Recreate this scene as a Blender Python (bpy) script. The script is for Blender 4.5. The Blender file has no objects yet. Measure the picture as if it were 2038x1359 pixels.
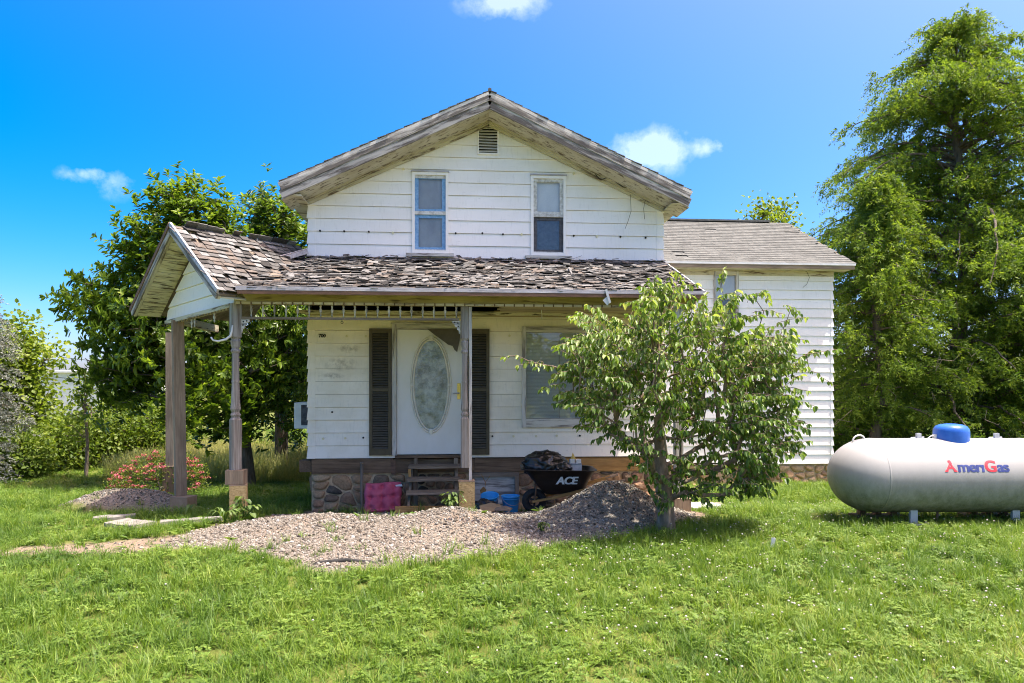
import bpy, math, random
import numpy as np
from mathutils import Vector, Matrix

R = math.radians
rng = np.random.default_rng(7)
random.seed(11)
sc = bpy.context.scene
col = sc.collection

# ------------------------------------------------------------------ camera
CAM = np.array((0.0, -11.1, 2.0)); YAW = R(4.2); F = 1359.0; HZ = 770.0; CX = 1019.0
cd = bpy.data.cameras.new('camera'); cam = bpy.data.objects.new('camera', cd); col.objects.link(cam)
cam.location = CAM; cam.rotation_euler = (R(90), 0, -YAW)
cd.sensor_width = 36; cd.lens = 36 * F / 2038; cd.shift_y = (HZ - 679.5) / 2038; cd.shift_x = 0.0
cd.clip_start = 0.1; cd.clip_end = 3000
sc.camera = cam
FW = np.array((math.sin(YAW), math.cos(YAW), 0)); RT = np.array((math.cos(YAW), -math.sin(YAW), 0))
def ray(px, py): return FW + RT * ((px - CX) / F) + np.array((0, 0, (HZ - py) / F))
def at(px, py, depth): return CAM + ray(px, py) * depth                    # a survey point at that distance
def aty(px, py, y):
    d = ray(px, py); return CAM + d * ((y - CAM[1]) / d[1])

# ------------------------------------------------------------------ sun, sky, exposure
SUN = Vector((0.33, -0.085, 1.0)).normalized()                              # direction towards the sun
sl = bpy.data.lights.new('sun', 'SUN'); so = bpy.data.objects.new('sun', sl); col.objects.link(so)
sl.energy = 2.0; sl.angle = R(0.55); sl.color = (1.0, 0.955, 0.87)
so.rotation_euler = SUN.to_track_quat('Z', 'Y').to_euler(); so.location = (6, -6, 18)
world = bpy.data.worlds.new('World'); sc.world = world; world.use_nodes = True
wn = world.node_tree; wn.nodes.clear()
def wnode(t, **k):
    n = wn.nodes.new(t)
    for a, b in k.items(): setattr(n, a, b)
    return n
sky = wnode('ShaderNodeTexSky', sky_type='NISHITA', sun_disc=False)
sky.sun_elevation = math.asin(SUN.z); sky.sun_rotation = math.atan2(SUN.x, SUN.y)
sky.altitude = 200; sky.air_density = 0.44; sky.dust_density = 3.5; sky.ozone_density = 3.2
hs = wnode('ShaderNodeHueSaturation'); hs.inputs['Saturation'].default_value = 1.6; hs.inputs['Hue'].default_value = 0.503; hs.inputs['Value'].default_value = 1.0
tint = wnode('ShaderNodeMixRGB', blend_type='MULTIPLY'); tint.inputs[0].default_value = 1.0; tint.inputs[2].default_value = (1.22, 0.97, 0.77, 1)
wn.links.new(sky.outputs[0], hs.inputs['Color']); wn.links.new(hs.outputs[0], tint.inputs[1])
tc = wnode('ShaderNodeTexCoord')
nz = wnode('ShaderNodeTexNoise'); nz.inputs['Scale'].default_value = 13; nz.inputs['Detail'].default_value = 7; nz.inputs['Roughness'].default_value = 0.62
wn.links.new(tc.outputs['Generated'], nz.inputs['Vector'])
acc = None
def math2(op, a, b):
    n = wnode('ShaderNodeMath', operation=op)
    for i, v in enumerate((a, b)):
        if isinstance(v, (int, float)): n.inputs[i].default_value = v
        else: wn.links.new(v, n.inputs[i])
    return n.outputs[0]
for (px, py, rx, rz, k) in ((1295, 300, 125, 62, 1.0), (1432, 290, 55, 34, .72), (1005, 0, 120, 45, .95), (222, 362, 56, 46, .56), (138, 347, 36, 20, .52), (180, 342, 28, 16, .5),
                            (-500, 420, 200, 60, .9), (2600, 300, 260, 90, .9), (300, -700, 300, 120, .9), (1900, -900, 260, 130, .9)):
    d = ray(px, py); L = np.linalg.norm(d); c = d / L
    sub = wnode('ShaderNodeVectorMath', operation='SUBTRACT'); wn.links.new(tc.outputs['Generated'], sub.inputs[0]); sub.inputs[1].default_value = c
    mul = wnode('ShaderNodeVectorMath', operation='MULTIPLY'); wn.links.new(sub.outputs[0], mul.inputs[0])
    mul.inputs[1].default_value = (F * L / rx, F * L / rx, F * L / rz)
    ln = wnode('ShaderNodeVectorMath', operation='LENGTH'); wn.links.new(mul.outputs[0], ln.inputs[0])
    m = math2('MAXIMUM', math2('SUBTRACT', 1.0, ln.outputs['Value']), 0.0)
    m = math2('MULTIPLY', math2('POWER', m, 0.8), k * 1.15)
    acc = m if acc is None else math2('ADD', acc, m)
edge = math2('SUBTRACT', math2('ADD', acc, math2('MULTIPLY', nz.outputs[0], 3.4)), 2.05)     # ragged edge: noise eats into each patch
cf = math2('MINIMUM', math2('MAXIMUM', math2('MULTIPLY', math2('MULTIPLY', edge, acc), 0.9), 0.0), 0.36)
mx = wnode('ShaderNodeMixRGB'); wn.links.new(cf, mx.inputs[0]); wn.links.new(tint.outputs[0], mx.inputs[1]); mx.inputs[2].default_value = (2.6, 2.75, 3.0, 1)
bg = wnode('ShaderNodeBackground'); bg.inputs[1].default_value = 0.135; wn.links.new(mx.outputs[0], bg.inputs[0])
wo = wnode('ShaderNodeOutputWorld'); wn.links.new(bg.outputs[0], wo.inputs[0])
sc.view_settings.view_transform = 'Standard'; sc.view_settings.look = 'None'; sc.view_settings.exposure = 2.3; sc.view_settings.gamma = 1.0
sc.view_settings.use_curve_mapping = False
sc.render.engine = 'CYCLES'
sc.cycles.use_denoising = True; sc.cycles.pixel_filter_type = 'BLACKMAN_HARRIS'; sc.cycles.filter_width = 1.05
sc.cycles.max_bounces = 7; sc.cycles.diffuse_bounces = 4; sc.cycles.transparent_max_bounces = 8
sc.cycles.use_adaptive_sampling = True

# ------------------------------------------------------------------ material helper
MATS = {}
def new_mat(name):
    m = bpy.data.materials.new(name); m.use_nodes = True; m.node_tree.nodes.clear(); MATS[name] = m
    return m, m.node_tree
def N(nt, t, **k):
    n = nt.nodes.new(t)
    for a, b in k.items():
        if a.startswith('i_'):
            key = a[2:]
            n.inputs[int(key) if key.isdigit() else key.replace('_', ' ')].default_value = b
        else: setattr(n, a, b)
    return n
def ramp(nt, src, stops, interp='LINEAR'):
    r = N(nt, 'ShaderNodeValToRGB'); r.color_ramp.interpolation = interp
    el = r.color_ramp.elements
    while len(el) < len(stops): el.new(0.5)
    for e, (p, c) in zip(el, stops):
        e.position = p; e.color = (c[0], c[1], c[2], 1) if hasattr(c, '__len__') else (c, c, c, 1)
    nt.links.new(src, r.inputs[0]); return r
def coords(nt, src, scale):
    if src == 'bc': c = N(nt, 'ShaderNodeAttribute', attribute_name='bc').outputs['Vector']
    elif src == 'pos': c = N(nt, 'ShaderNodeNewGeometry').outputs['Position']
    else: c = N(nt, 'ShaderNodeTexCoord').outputs['Object']
    mp = N(nt, 'ShaderNodeMapping'); mp.inputs['Scale'].default_value = scale if hasattr(scale, '__len__') else (scale,) * 3
    nt.links.new(c, mp.inputs[0]); return mp.outputs[0]
def noise(nt, vec, detail=5, rough=0.6, scale=1.0, dist=0.0):
    n = N(nt, 'ShaderNodeTexNoise'); n.inputs['Scale'].default_value = scale; n.inputs['Detail'].default_value = detail
    n.inputs['Roughness'].default_value = rough; n.inputs['Distortion'].default_value = dist
    nt.links.new(vec, n.inputs['Vector']); return n.outputs[0]
def mixc(nt, fac, a, b, mode='MIX'):
    m = N(nt, 'ShaderNodeMixRGB', blend_type=mode)
    for i, v in enumerate((fac, a, b)):
        if isinstance(v, (int, float)): m.inputs[i].default_value = v
        elif isinstance(v, tuple): m.inputs[i].default_value = (*v, 1)
        else: nt.links.new(v, m.inputs[i])
    return m.outputs[0]
def finish(nt, colour, rough=0.6, bump=None, bdist=0.01, bstr=0.4, spec=0.4, metal=0.0, extra=None):
    p = N(nt, 'ShaderNodeBsdfPrincipled')
    if isinstance(colour, tuple): p.inputs['Base Color'].default_value = (*colour, 1)
    else: nt.links.new(colour, p.inputs['Base Color'])
    if isinstance(rough, (int, float)): p.inputs['Roughness'].default_value = rough
    else: nt.links.new(rough, p.inputs['Roughness'])
    p.inputs['Specular IOR Level'].default_value = spec; p.inputs['Metallic'].default_value = metal
    if bump is not None:
        b = N(nt, 'ShaderNodeBump'); b.inputs['Distance'].default_value = bdist; b.inputs['Strength'].default_value = bstr
        nt.links.new(bump, b.inputs['Height']); nt.links.new(b.outputs[0], p.inputs['Normal'])
    o = N(nt, 'ShaderNodeOutputMaterial'); nt.links.new(p.outputs[0], o.inputs[0]); return p
def mat_simple(name, stops, scale=6, src='pos', rough=0.6, bstr=0.3, bdist=0.01, spec=0.4, detail=5, nrough=0.6, metal=0.0, interp='LINEAR', dist=0.0):
    m, nt = new_mat(name); v = coords(nt, src, scale); n = noise(nt, v, detail, nrough, dist=dist)
    r = ramp(nt, n, stops, interp); finish(nt, r.outputs[0], rough, n, bdist, bstr, spec, metal); return m
def mat_paintwood(name, paint, wood, thresh, soft=0.05, scale=(2.2, 14, 14), dirt=(0.16, 0.13, 0.08), dirtamt=0.35, rough=0.75, bstr=0.5):
    """old paint flaking off grey wood, grain along the board (bc.x)"""
    m, nt = new_mat(name)
    v = coords(nt, 'bc', scale); n1 = noise(nt, v, 8, 0.68, dist=0.4)
    g = noise(nt, coords(nt, 'bc', (3, 120, 120)), 4, 0.6)
    big = noise(nt, coords(nt, 'bc', (1.3, 4, 4)), 3, 0.5)
    w = ramp(nt, g, ((0.3, tuple(c * 0.55 for c in wood)), (0.7, tuple(min(1, c * 1.25) for c in wood)))).outputs[0]
    p = mixc(nt, ramp(nt, big, ((0.42, 0.0), (0.75, dirtamt))).outputs[0], paint, dirt)
    fac = ramp(nt, n1, ((max(0, thresh - soft), 0.0), (thresh + soft, 1.0))).outputs[0]
    c = mixc(nt, fac, w, p)
    h = N(nt, 'ShaderNodeMath', operation='MULTIPLY_ADD'); nt.links.new(fac, h.inputs[0]); h.inputs[1].default_value = 0.5; nt.links.new(g, h.inputs[2])
    finish(nt, c, rough, h.outputs[0], 0.004, bstr, 0.3); return m
def mat_wood(name, lo, hi, scale=(2, 60, 60), rough=0.8, bstr=0.45, knots=True):
    m, nt = new_mat(name)
    g = noise(nt, coords(nt, 'bc', scale), 6, 0.65, dist=0.6); b = noise(nt, coords(nt, 'bc', (1.5, 6, 6)), 4, 0.6)
    c = ramp(nt, g, ((0.28, lo), (0.72, hi))).outputs[0]
    c = mixc(nt, ramp(nt, b, ((0.35, 0.55), (0.6, 0.0))).outputs[0], c, tuple(x * 0.45 for x in lo))
    finish(nt, c, rough, g, 0.004, bstr, 0.25); return m
def mat_leaf(name, stops, trans=0.45, rough=0.42, spec=0.35, patch=0.0):
    """foliage: colour picked per leaf by the 'v' attribute, part of the light shines through"""
    m, nt = new_mat(name)
    a = N(nt, 'ShaderNodeAttribute', attribute_name='v').outputs['Fac']
    if patch:
        nn = noise(nt, coords(nt, 'pos', 1.0), 3, 0.6, scale=patch)
        ad = N(nt, 'ShaderNodeMath', operation='ADD'); ad.use_clamp = True
        sb = N(nt, 'ShaderNodeMath', operation='MULTIPLY_ADD'); nt.links.new(nn, sb.inputs[0]); sb.inputs[1].default_value = 1.2; sb.inputs[2].default_value = -0.6
        nt.links.new(a, ad.inputs[0]); nt.links.new(sb.outputs[0], ad.inputs[1]); a = ad.outputs[0]
    c = ramp(nt, a, stops).outputs[0]
    p = N(nt, 'ShaderNodeBsdfPrincipled'); nt.links.new(c, p.inputs['Base Color']); p.inputs['Roughness'].default_value = rough; p.inputs['Specular IOR Level'].default_value = spec
    t = N(nt, 'ShaderNodeBsdfTranslucent'); tcol = mixc(nt, 1.0, c, (1.0, 1.0, 0.45), 'MULTIPLY')
    g = N(nt, 'ShaderNodeHueSaturation'); g.inputs['Value'].default_value = 1.35; nt.links.new(tcol, g.inputs['Color']); nt.links.new(g.outputs[0], t.inputs[0])
    mx = N(nt, 'ShaderNodeMixShader'); mx.inputs[0].default_value = trans; nt.links.new(p.outputs[0], mx.inputs[1]); nt.links.new(t.outputs[0], mx.inputs[2])
    o = N(nt, 'ShaderNodeOutputMaterial'); nt.links.new(mx.outputs[0], o.inputs[0]); return m

# ------------------------------------------------------------------ mesh helpers
def np_mesh(name, V, faces, v=None, bc=None, smooth=False):
    """faces: (n,k) array or a list of such arrays"""
    V = np.asarray(V, np.float32)
    fl = [np.asarray(f, np.int32) for f in (faces if isinstance(faces, list) else [faces]) if len(f)]
    me = bpy.data.meshes.new(name); me.vertices.add(len(V)); me.vertices.foreach_set('co', V.ravel())
    tot = sum(f.size for f in fl); npoly = sum(len(f) for f in fl)
    me.loops.add(tot); me.polygons.add(npoly)
    me.loops.foreach_set('vertex_index', np.concatenate([f.ravel() for f in fl]))
    sizes = np.concatenate([np.full(len(f), f.shape[1], np.int32) for f in fl])
    starts = np.concatenate(([0], np.cumsum(sizes)[:-1])).astype(np.int32)
    me.polygons.foreach_set('loop_start', starts)
    me.polygons.foreach_set('loop_total', sizes)
    if smooth: me.polygons.foreach_set('use_smooth', np.ones(npoly, bool))
    if v is not None:
        a = me.attributes.new('v', 'FLOAT', 'POINT'); a.data.foreach_set('value', np.asarray(v, np.float32))
    if bc is not None:
        a = me.attributes.new('bc', 'FLOAT_VECTOR', 'POINT'); a.data.foreach_set('vector', np.asarray(bc, np.float32).ravel())
    me.update(calc_edges=True); me.validate()
    return me

def tag(o, label=None, cat=None, group=None, kind=None):
    if label: o['label'] = label
    if cat: o['category'] = cat
    if group: o['group'] = group
    if kind: o['kind'] = kind
    return o
def empty(name, loc=(0, 0, 0), label=None, cat=None, group=None, rz=0.0):
    o = bpy.data.objects.new(name, None); col.objects.link(o); o.location = loc; o.rotation_euler = (0, 0, rz); o.empty_display_size = 0.2
    return tag(o, label, cat, group)
WM = {}
def world_of(o):
    m = Matrix.Translation(o.location) @ o.rotation_euler.to_matrix().to_4x4() if o.name not in WM else WM[o.name]
    return m
def link(name, me, mat, parent=None, local=False, smooth=None):
    """local=False: the mesh is in world coordinates; local=True: in the parent's own coordinates"""
    o = bpy.data.objects.new(name, me); col.objects.link(o)
    if mat is not None and not me.materials: me.materials.append(mat)
    if parent is not None:
        o.parent = parent
        if not local:
            p = parent; M = Matrix.Identity(4)
            if p.parent is None and p.type == 'EMPTY': M = world_of(p)
            elif p.get('_local'): M = Matrix.Identity(4)
            if p.parent is None: o.matrix_parent_inverse = M.inverted()
    return o
class MB:
    """collects shapes for one mesh; every vertex carries board coordinates bc (x runs along the piece)"""
    def __init__(s): s.V = []; s.Fc = []; s.B = []; s.A = []
    def add(s, verts, faces, bc=None, v=0.5):
        o = len(s.V); s.V += [tuple(p) for p in verts]; s.Fc += [tuple(i + o for i in f) for f in faces]
        off = (random.uniform(0, 50), random.uniform(0, 50), random.uniform(0, 50))
        if bc is None: bc = [tuple(p[i] + off[i] for i in range(3)) for p in verts]
        s.B += bc; s.A += [v] * len(verts); return s
    def box(s, lo, hi, long=None, jit=0.0, v=0.5):
        lo = [min(a, b) for a, b in zip(lo, hi)] if False else list(lo); hi = list(hi)
        vs = [(x, y, z) for z in (lo[2], hi[2]) for y in (lo[1], hi[1]) for x in (lo[0], hi[0])]
        if jit: vs = [tuple(c + random.uniform(-jit, jit) for c in p) for p in vs]
        d = [abs(hi[i] - lo[i]) for i in range(3)]; L = d.index(max(d)) if long is None else long
        o = [i for i in range(3) if i != L]; off = [random.uniform(0, 50) for _ in range(3)]
        bc = [(p[L] + off[0], p[o[0]] + off[1], p[o[1]] + off[2]) for p in vs]
        return s.add(vs, [(0, 2, 3, 1), (4, 5, 7, 6), (0, 1, 5, 4), (1, 3, 7, 5), (3, 2, 6, 7), (2, 0, 4, 6)], bc, v)
    def beam(s, p0, p1, w, t, up=(0, 0, 1), w1=None, t1=None, v=0.5):
        """bar from p0 to p1, w along up, t across"""
        p0, p1, up = Vector(p0), Vector(p1), Vector(up); d = (p1 - p0); L = d.length; d.normalize()
        side = d.cross(up).normalized(); u = side.cross(d).normalized()
        w1 = w if w1 is None else w1; t1 = t if t1 is None else t1
        vs = []; bc = []; off = [random.uniform(0, 50) for _ in range(3)]
        for q, l, ww, tt in ((p0, 0, w, t), (p1, L, w1, t1)):
            for a, b in ((-1, -1), (1, -1), (1, 1), (-1, 1)):
                vs.append(tuple(q + side * (a * tt / 2) + u * (b * ww / 2))); bc.append((l + off[0], a * tt / 2 + off[1], b * ww / 2 + off[2]))
        return s.add(vs, [(3, 2, 1, 0), (4, 5, 6, 7), (0, 1, 5, 4), (1, 2, 6, 5), (2, 3, 7, 6), (3, 0, 4, 7)], bc, v)
    def tube(s, pts, rad, n=8, caps=True, v=0.5):
        pts = [Vector(p) for p in pts]; rad = rad if hasattr(rad, '__len__') else [rad] * len(pts)
        vs = []; bc = []; acc = 0.0; off = [random.uniform(0, 50) for _ in range(3)]
        a = Vector((0, 0, 1))
        for i, p in enumerate(pts):
            d = (pts[min(i + 1, len(pts) - 1)] - pts[max(i - 1, 0)]).normalized()
            if i: acc += (p - pts[i - 1]).length
            if i == 0:
                a = Vector((0, 0, 1)) if abs(d.z) < 0.9 else Vector((1, 0, 0))
            a = (a - d * a.dot(d)).normalized(); b = d.cross(a)
            for k in range(n):
                t = 2 * math.pi * k / n
                vs.append(tuple(p + (a * math.cos(t) + b * math.sin(t)) * rad[i])); bc.append((acc + off[0], math.cos(t) * rad[i] + off[1], math.sin(t) * rad[i] + off[2]))
        fs = [(i * n + k, i * n + (k + 1) % n, (i + 1) * n + (k + 1) % n, (i + 1) * n + k) for i in range(len(pts) - 1) for k in range(n)]
        if caps: fs += [tuple(range(n))[::-1], tuple((len(pts) - 1) * n + k for k in range(n))]
        return s.add(vs, fs, bc, v)
    def lathe(s, prof, c=(0, 0), n=16, sq=None, v=0.5, rot=0.0):
        """prof: (r, z, squareness 0/1) round the vertical through c"""
        vs = []; bc = []; off = [random.uniform(0, 50) for _ in range(3)]
        for q in prof:
            r, z = q[0], q[1]; sqr = q[2] if len(q) > 2 else 0
            for k in range(n):
                t = 2 * math.pi * (k + 0.5) / n; cx, sy = math.cos(t), math.sin(t)
                if sqr:
                    m = max(abs(cx), abs(sy)); cx, sy = cx / m, sy / m
                x, y = cx * r, sy * r
                x, y = x * math.cos(rot) - y * math.sin(rot), x * math.sin(rot) + y * math.cos(rot)
                vs.append((c[0] + x, c[1] + y, z)); bc.append((z + off[0], x + off[1], y + off[2]))
        fs = [(i * n + k, i * n + (k + 1) % n, (i + 1) * n + (k + 1) % n, (i + 1) * n + k) for i in range(len(prof) - 1) for k in range(n)]
        fs += [tuple(range(n))[::-1], tuple((len(prof) - 1) * n + k for k in range(n))]
        return s.add(vs, fs, bc, v)
    def prism(s, poly, n, d, v=0.5):
        """flat polygon (3D points) pushed back by d along -n"""
        n = Vector(n); k = len(poly); vs = [tuple(p) for p in poly] + [tuple(Vector(p) - n * d) for p in poly]
        fs = [tuple(range(k)), tuple(range(k, 2 * k))[::-1]] + [(i, i + k, (i + 1) % k + k, (i + 1) % k) for i in range(k)]
        return s.add(vs, fs, None, v)
    def mesh(s, name, smooth=False):
        me = bpy.data.meshes.new(name); me.from_pydata(s.V, [], s.Fc)
        a = me.attributes.new('bc', 'FLOAT_VECTOR', 'POINT'); a.data.foreach_set('vector', np.array(s.B, np.float32).ravel())
        a = me.attributes.new('v', 'FLOAT', 'POINT'); a.data.foreach_set('value', np.array(s.A, np.float32))
        if smooth: me.polygons.foreach_set('use_smooth', np.ones(len(me.polygons), bool))
        me.update(); return me
    def build(s, name, mat, parent=None, smooth=False, local=False, bevel=0.0):
        me = s.mesh(name, smooth)
        o = link(name, me, mat, parent, local)
        if bevel:
            b = o.modifiers.new('bevel', 'BEVEL'); b.width = bevel; b.segments = 2; b.limit_method = 'ANGLE'; b.angle_limit = R(40)
        return o
def unit(v): v = np.asarray(v, float); return v / (np.linalg.norm(v, axis=-1, keepdims=True) + 1e-9)

# ------------------------------------------------------------------ materials
def mat_siding(name, base, stain, amt, grime, smudges=()):
    m, nt = new_mat(name)
    a = noise(nt, coords(nt, 'pos', (0.9, 0.9, 1.6)), 6, 0.62); b = noise(nt, coords(nt, 'pos', (9, 9, 30)), 5, 0.6); s = noise(nt, coords(nt, 'pos', (34, 34, 5)), 3, 0.5)
    c = mixc(nt, ramp(nt, a, ((0.45, 0.0), (0.8, amt))).outputs[0], base, stain)
    c = mixc(nt, ramp(nt, b, ((0.62, 0.0), (0.82, grime))).outputs[0], c, (0.36, 0.33, 0.26))
    c = mixc(nt, ramp(nt, s, ((0.55, 0.0), (0.9, grime * 0.7))).outputs[0], c, (0.45, 0.43, 0.38))
    sxyz = N(nt, 'ShaderNodeSeparateXYZ'); nt.links.new(N(nt, 'ShaderNodeNewGeometry').outputs['Position'], sxyz.inputs[0])
    sn_ = noise(nt, coords(nt, 'pos', 11), 6, 0.7)
    for (sx_, sz_, rx_, rz_) in smudges:                       # old dirty rub marks
        e = []
        for o_, c0, r0 in (('X', sx_, rx_), ('Z', sz_, rz_)):
            q = N(nt, 'ShaderNodeMath', operation='MULTIPLY_ADD'); nt.links.new(sxyz.outputs[o_], q.inputs[0]); q.inputs[1].default_value = 1 / r0; q.inputs[2].default_value = -c0 / r0
            q2 = N(nt, 'ShaderNodeMath', operation='MULTIPLY'); nt.links.new(q.outputs[0], q2.inputs[0]); nt.links.new(q.outputs[0], q2.inputs[1]); e.append(q2.outputs[0])
        sm = N(nt, 'ShaderNodeMath', operation='ADD'); nt.links.new(e[0], sm.inputs[0]); nt.links.new(e[1], sm.inputs[1])
        fa = ramp(nt, sm.outputs[0], ((0.0, 1.0), (1.0, 0.0))).outputs[0]; fb_ = mixc(nt, 1.0, fa, ramp(nt, sn_, ((0.42, 0.0), (0.68, 0.75))).outputs[0], 'MULTIPLY')
        c = mixc(nt, fb_, c, (0.20, 0.165, 0.11))
    finish(nt, c, 0.48, b, 0.003, 0.25, 0.35); return m
mat_siding('siding_white', (0.87, 0.84, 0.80), (0.76, 0.715, 0.63), 0.7, 0.4)
mat_siding('siding_porch', (0.92, 0.855, 0.74), (0.66, 0.58, 0.40), 0.8, 0.45, ((-1.93, 2.36, .30, .13), (-1.80, 2.62, .22, .08), (-2.05, 2.18, .2, .06), (-.75, 2.86, .2, .05)))
mat_paintwood('flaking_white', (0.62, 0.60, 0.55), (0.22, 0.20, 0.18), 0.45, 0.07, (1.6, 16, 16))
mat_paintwood('flaking_cream', (0.56, 0.52, 0.39), (0.14, 0.10, 0.065), 0.43, 0.05, (2.0, 16, 16), (0.30, 0.24, 0.12), 0.6)
mat_paintwood('flaking_olive', (0.40, 0.34, 0.15), (0.12, 0.085, 0.045), 0.42, 0.07, (1.6, 12, 12), (0.20, 0.15, 0.06), 0.7)
mat_paintwood('rake_weathered', (0.47, 0.45, 0.41), (0.14, 0.125, 0.11), 0.52, 0.06, (1.3, 13, 13), (0.34, 0.31, 0.26), 0.5)
mat_paintwood('soffit_boards', (0.66, 0.62, 0.44), (0.10, 0.075, 0.05), 0.44, 0.05, (2.6, 22, 22), (0.35, 0.28, 0.14), 0.5)
mat_wood('grey_wood', (0.14, 0.108, 0.08), (0.34, 0.28, 0.215))
mat_paintwood('post_weathered', (0.36, 0.345, 0.32), (0.17, 0.14, 0.115), 0.50, 0.12, (1.1, 30, 30), (0.20, 0.17, 0.13), 0.6, 0.85, 0.8)
mat_wood('tan_wood', (0.22, 0.16, 0.11), (0.42, 0.32, 0.225))
mat_wood('dark_beam', (0.085, 0.054, 0.034), (0.29, 0.19, 0.115))
mat_wood('orange_timber', (0.30, 0.16, 0.05), (0.52, 0.32, 0.12))
mat_wood('step_wood', (0.15, 0.11, 0.075), (0.40, 0.31, 0.22))
mat_simple('osb', ((0.3, (0.24, 0.15, 0.06)), (0.5, (0.47, 0.33, 0.14)), (0.7, (0.62, 0.47, 0.24))), (16, 16, 50), rough=0.7, bstr=0.6, detail=3, nrough=0.7, dist=1.5)
mat_simple('white_metal', ((0.3, (0.62, 0.61, 0.58)), (0.7, (0.78, 0.78, 0.76))), 5, rough=0.4)
mat_simple('drip_metal', ((0.3, (0.30, 0.27, 0.27)), (0.7, (0.55, 0.53, 0.54))), (5, 30, 30), rough=0.5, metal=0.2)
mat_simple('rust_metal', ((0.3, (0.09, 0.05, 0.03)), (0.7, (0.22, 0.12, 0.07))), (6, 30, 30), rough=0.7)
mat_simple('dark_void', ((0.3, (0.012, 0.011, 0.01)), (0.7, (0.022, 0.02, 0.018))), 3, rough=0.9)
mat_simple('blue_tape', ((0.3, (0.10, 0.26, 0.50)), (0.7, (0.26, 0.44, 0.66))), 25, rough=0.6)
mat_simple('sash_paint', ((0.35, (0.40, 0.38, 0.34)), (0.6, (0.66, 0.65, 0.61))), 22, rough=0.6)
mat_simple('curtain_grey', ((0.35, (0.34, 0.31, 0.29)), (0.65, (0.52, 0.48, 0.46))), (2, 2, 1.2), rough=0.9)
mat_simple('curtain_pale', ((0.35, (0.66, 0.65, 0.64)), (0.65, (0.82, 0.81, 0.80))), (3, 3, 1), rough=0.9)
mat_simple('curtain_dark', ((0.35, (0.05, 0.05, 0.055)), (0.65, (0.11, 0.11, 0.12))), 18, rough=0.9)
mat_simple('shutter_brown', ((0.3, (0.06, 0.045, 0.022)), (0.7, (0.10, 0.08, 0.045))), 8, rough=0.5)
mat_simple('shutter_slat', ((0.3, (0.075, 0.066, 0.048)), (0.7, (0.115, 0.10, 0.076))), 12, rough=0.55)
mat_simple('door_white', ((0.3, (0.70, 0.68, 0.62)), (0.7, (0.80, 0.79, 0.76))), (2, 2, 1), rough=0.42, bstr=0.05)
mat_simple('oval_trim', ((0.3, (0.60, 0.57, 0.47)), (0.7, (0.74, 0.71, 0.62))), 8, rough=0.45)
mat_simple('brass', ((0.3, (0.60, 0.42, 0.10)), (0.7, (0.80, 0.60, 0.18))), 20, rough=0.28, metal=0.9)
mat_simple('blind_slats', ((0.3, (0.70, 0.71, 0.66)), (0.7, (0.84, 0.84, 0.80))), (2, 2, 2), rough=0.6)
mat_simple('mortar', ((0.3, (0.40, 0.28, 0.16)), (0.7, (0.62, 0.47, 0.29))), 18, rough=0.95, bstr=0.8, bdist=0.02)
mat_simple('brown_block', ((0.3, (0.26, 0.17, 0.10)), (0.7, (0.36, 0.25, 0.16))), 9, rough=0.8)
mat_simple('yellow_patch', ((0.3, (0.66, 0.60, 0.34)), (0.7, (0.78, 0.73, 0.50))), 60, rough=0.8)
mat_simple('concrete', ((0.3, (0.16, 0.145, 0.125)), (0.7, (0.30, 0.275, 0.24))), 14, rough=0.9, bstr=0.6)
def mat_stone():
    m, nt = new_mat('fieldstone')
    a = N(nt, 'ShaderNodeAttribute', attribute_name='v').outputs['Fac']
    c = ramp(nt, a, ((0.0, (0.06, 0.058, 0.05)), (0.25, (0.16, 0.12, 0.08)), (0.5, (0.33, 0.19, 0.11)), (0.75, (0.41, 0.26, 0.14)), (1.0, (0.46, 0.335, 0.20)))).outputs[0]
    n = noise(nt, coords(nt, 'pos', 30), 6, 0.7); n2 = noise(nt, coords(nt, 'pos', 7), 4, 0.6)
    c = mixc(nt, 0.75, c, ramp(nt, n, ((0.25, 0.35), (0.75, 1.5))).outputs[0], 'MULTIPLY')
    c = mixc(nt, ramp(nt, n2, ((0.5, 0.0), (0.75, 0.45))).outputs[0], c, (0.34, 0.28, 0.20))
    finish(nt, c, 0.85, n, 0.012, 0.7, 0.25)
mat_stone()
def mat_shingle(name, stops, sc_=40, spec=0.2):
    m, nt = new_mat(name)
    a = N(nt, 'ShaderNodeAttribute', attribute_name='v').outputs['Fac']
    c = ramp(nt, a, stops).outputs[0]; n = noise(nt, coords(nt, 'pos', sc_), 4, 0.7); n2 = noise(nt, coords(nt, 'pos', 7), 5, 0.7)
    c = mixc(nt, 0.8, c, ramp(nt, n, ((0.25, 0.45), (0.75, 1.45))).outputs[0], 'MULTIPLY')
    c = mixc(nt, 0.6, c, ramp(nt, n2, ((0.3, 0.5), (0.7, 1.4))).outputs[0], 'MULTIPLY')
    finish(nt, c, 0.92, n, 0.006, 0.6, spec)
mat_shingle('porch_shingle', ((0.0, (0.03, 0.028, 0.026)), (0.25, (0.075, 0.071, 0.066)), (0.5, (0.135, 0.130, 0.122)), (0.68, (0.22, 0.216, 0.207)), (0.82, (0.115, 0.094, 0.078)), (1.0, (0.18, 0.152, 0.128))))
mat_shingle('wing_shingle', ((0.0, (0.118, 0.12, 0.11)), (0.5, (0.135, 0.138, 0.126)), (1.0, (0.158, 0.16, 0.147))), 60)
mat_shingle('main_shingle', ((0.0, (0.08, 0.075, 0.07)), (1.0, (0.17, 0.16, 0.15))), 60)
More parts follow.
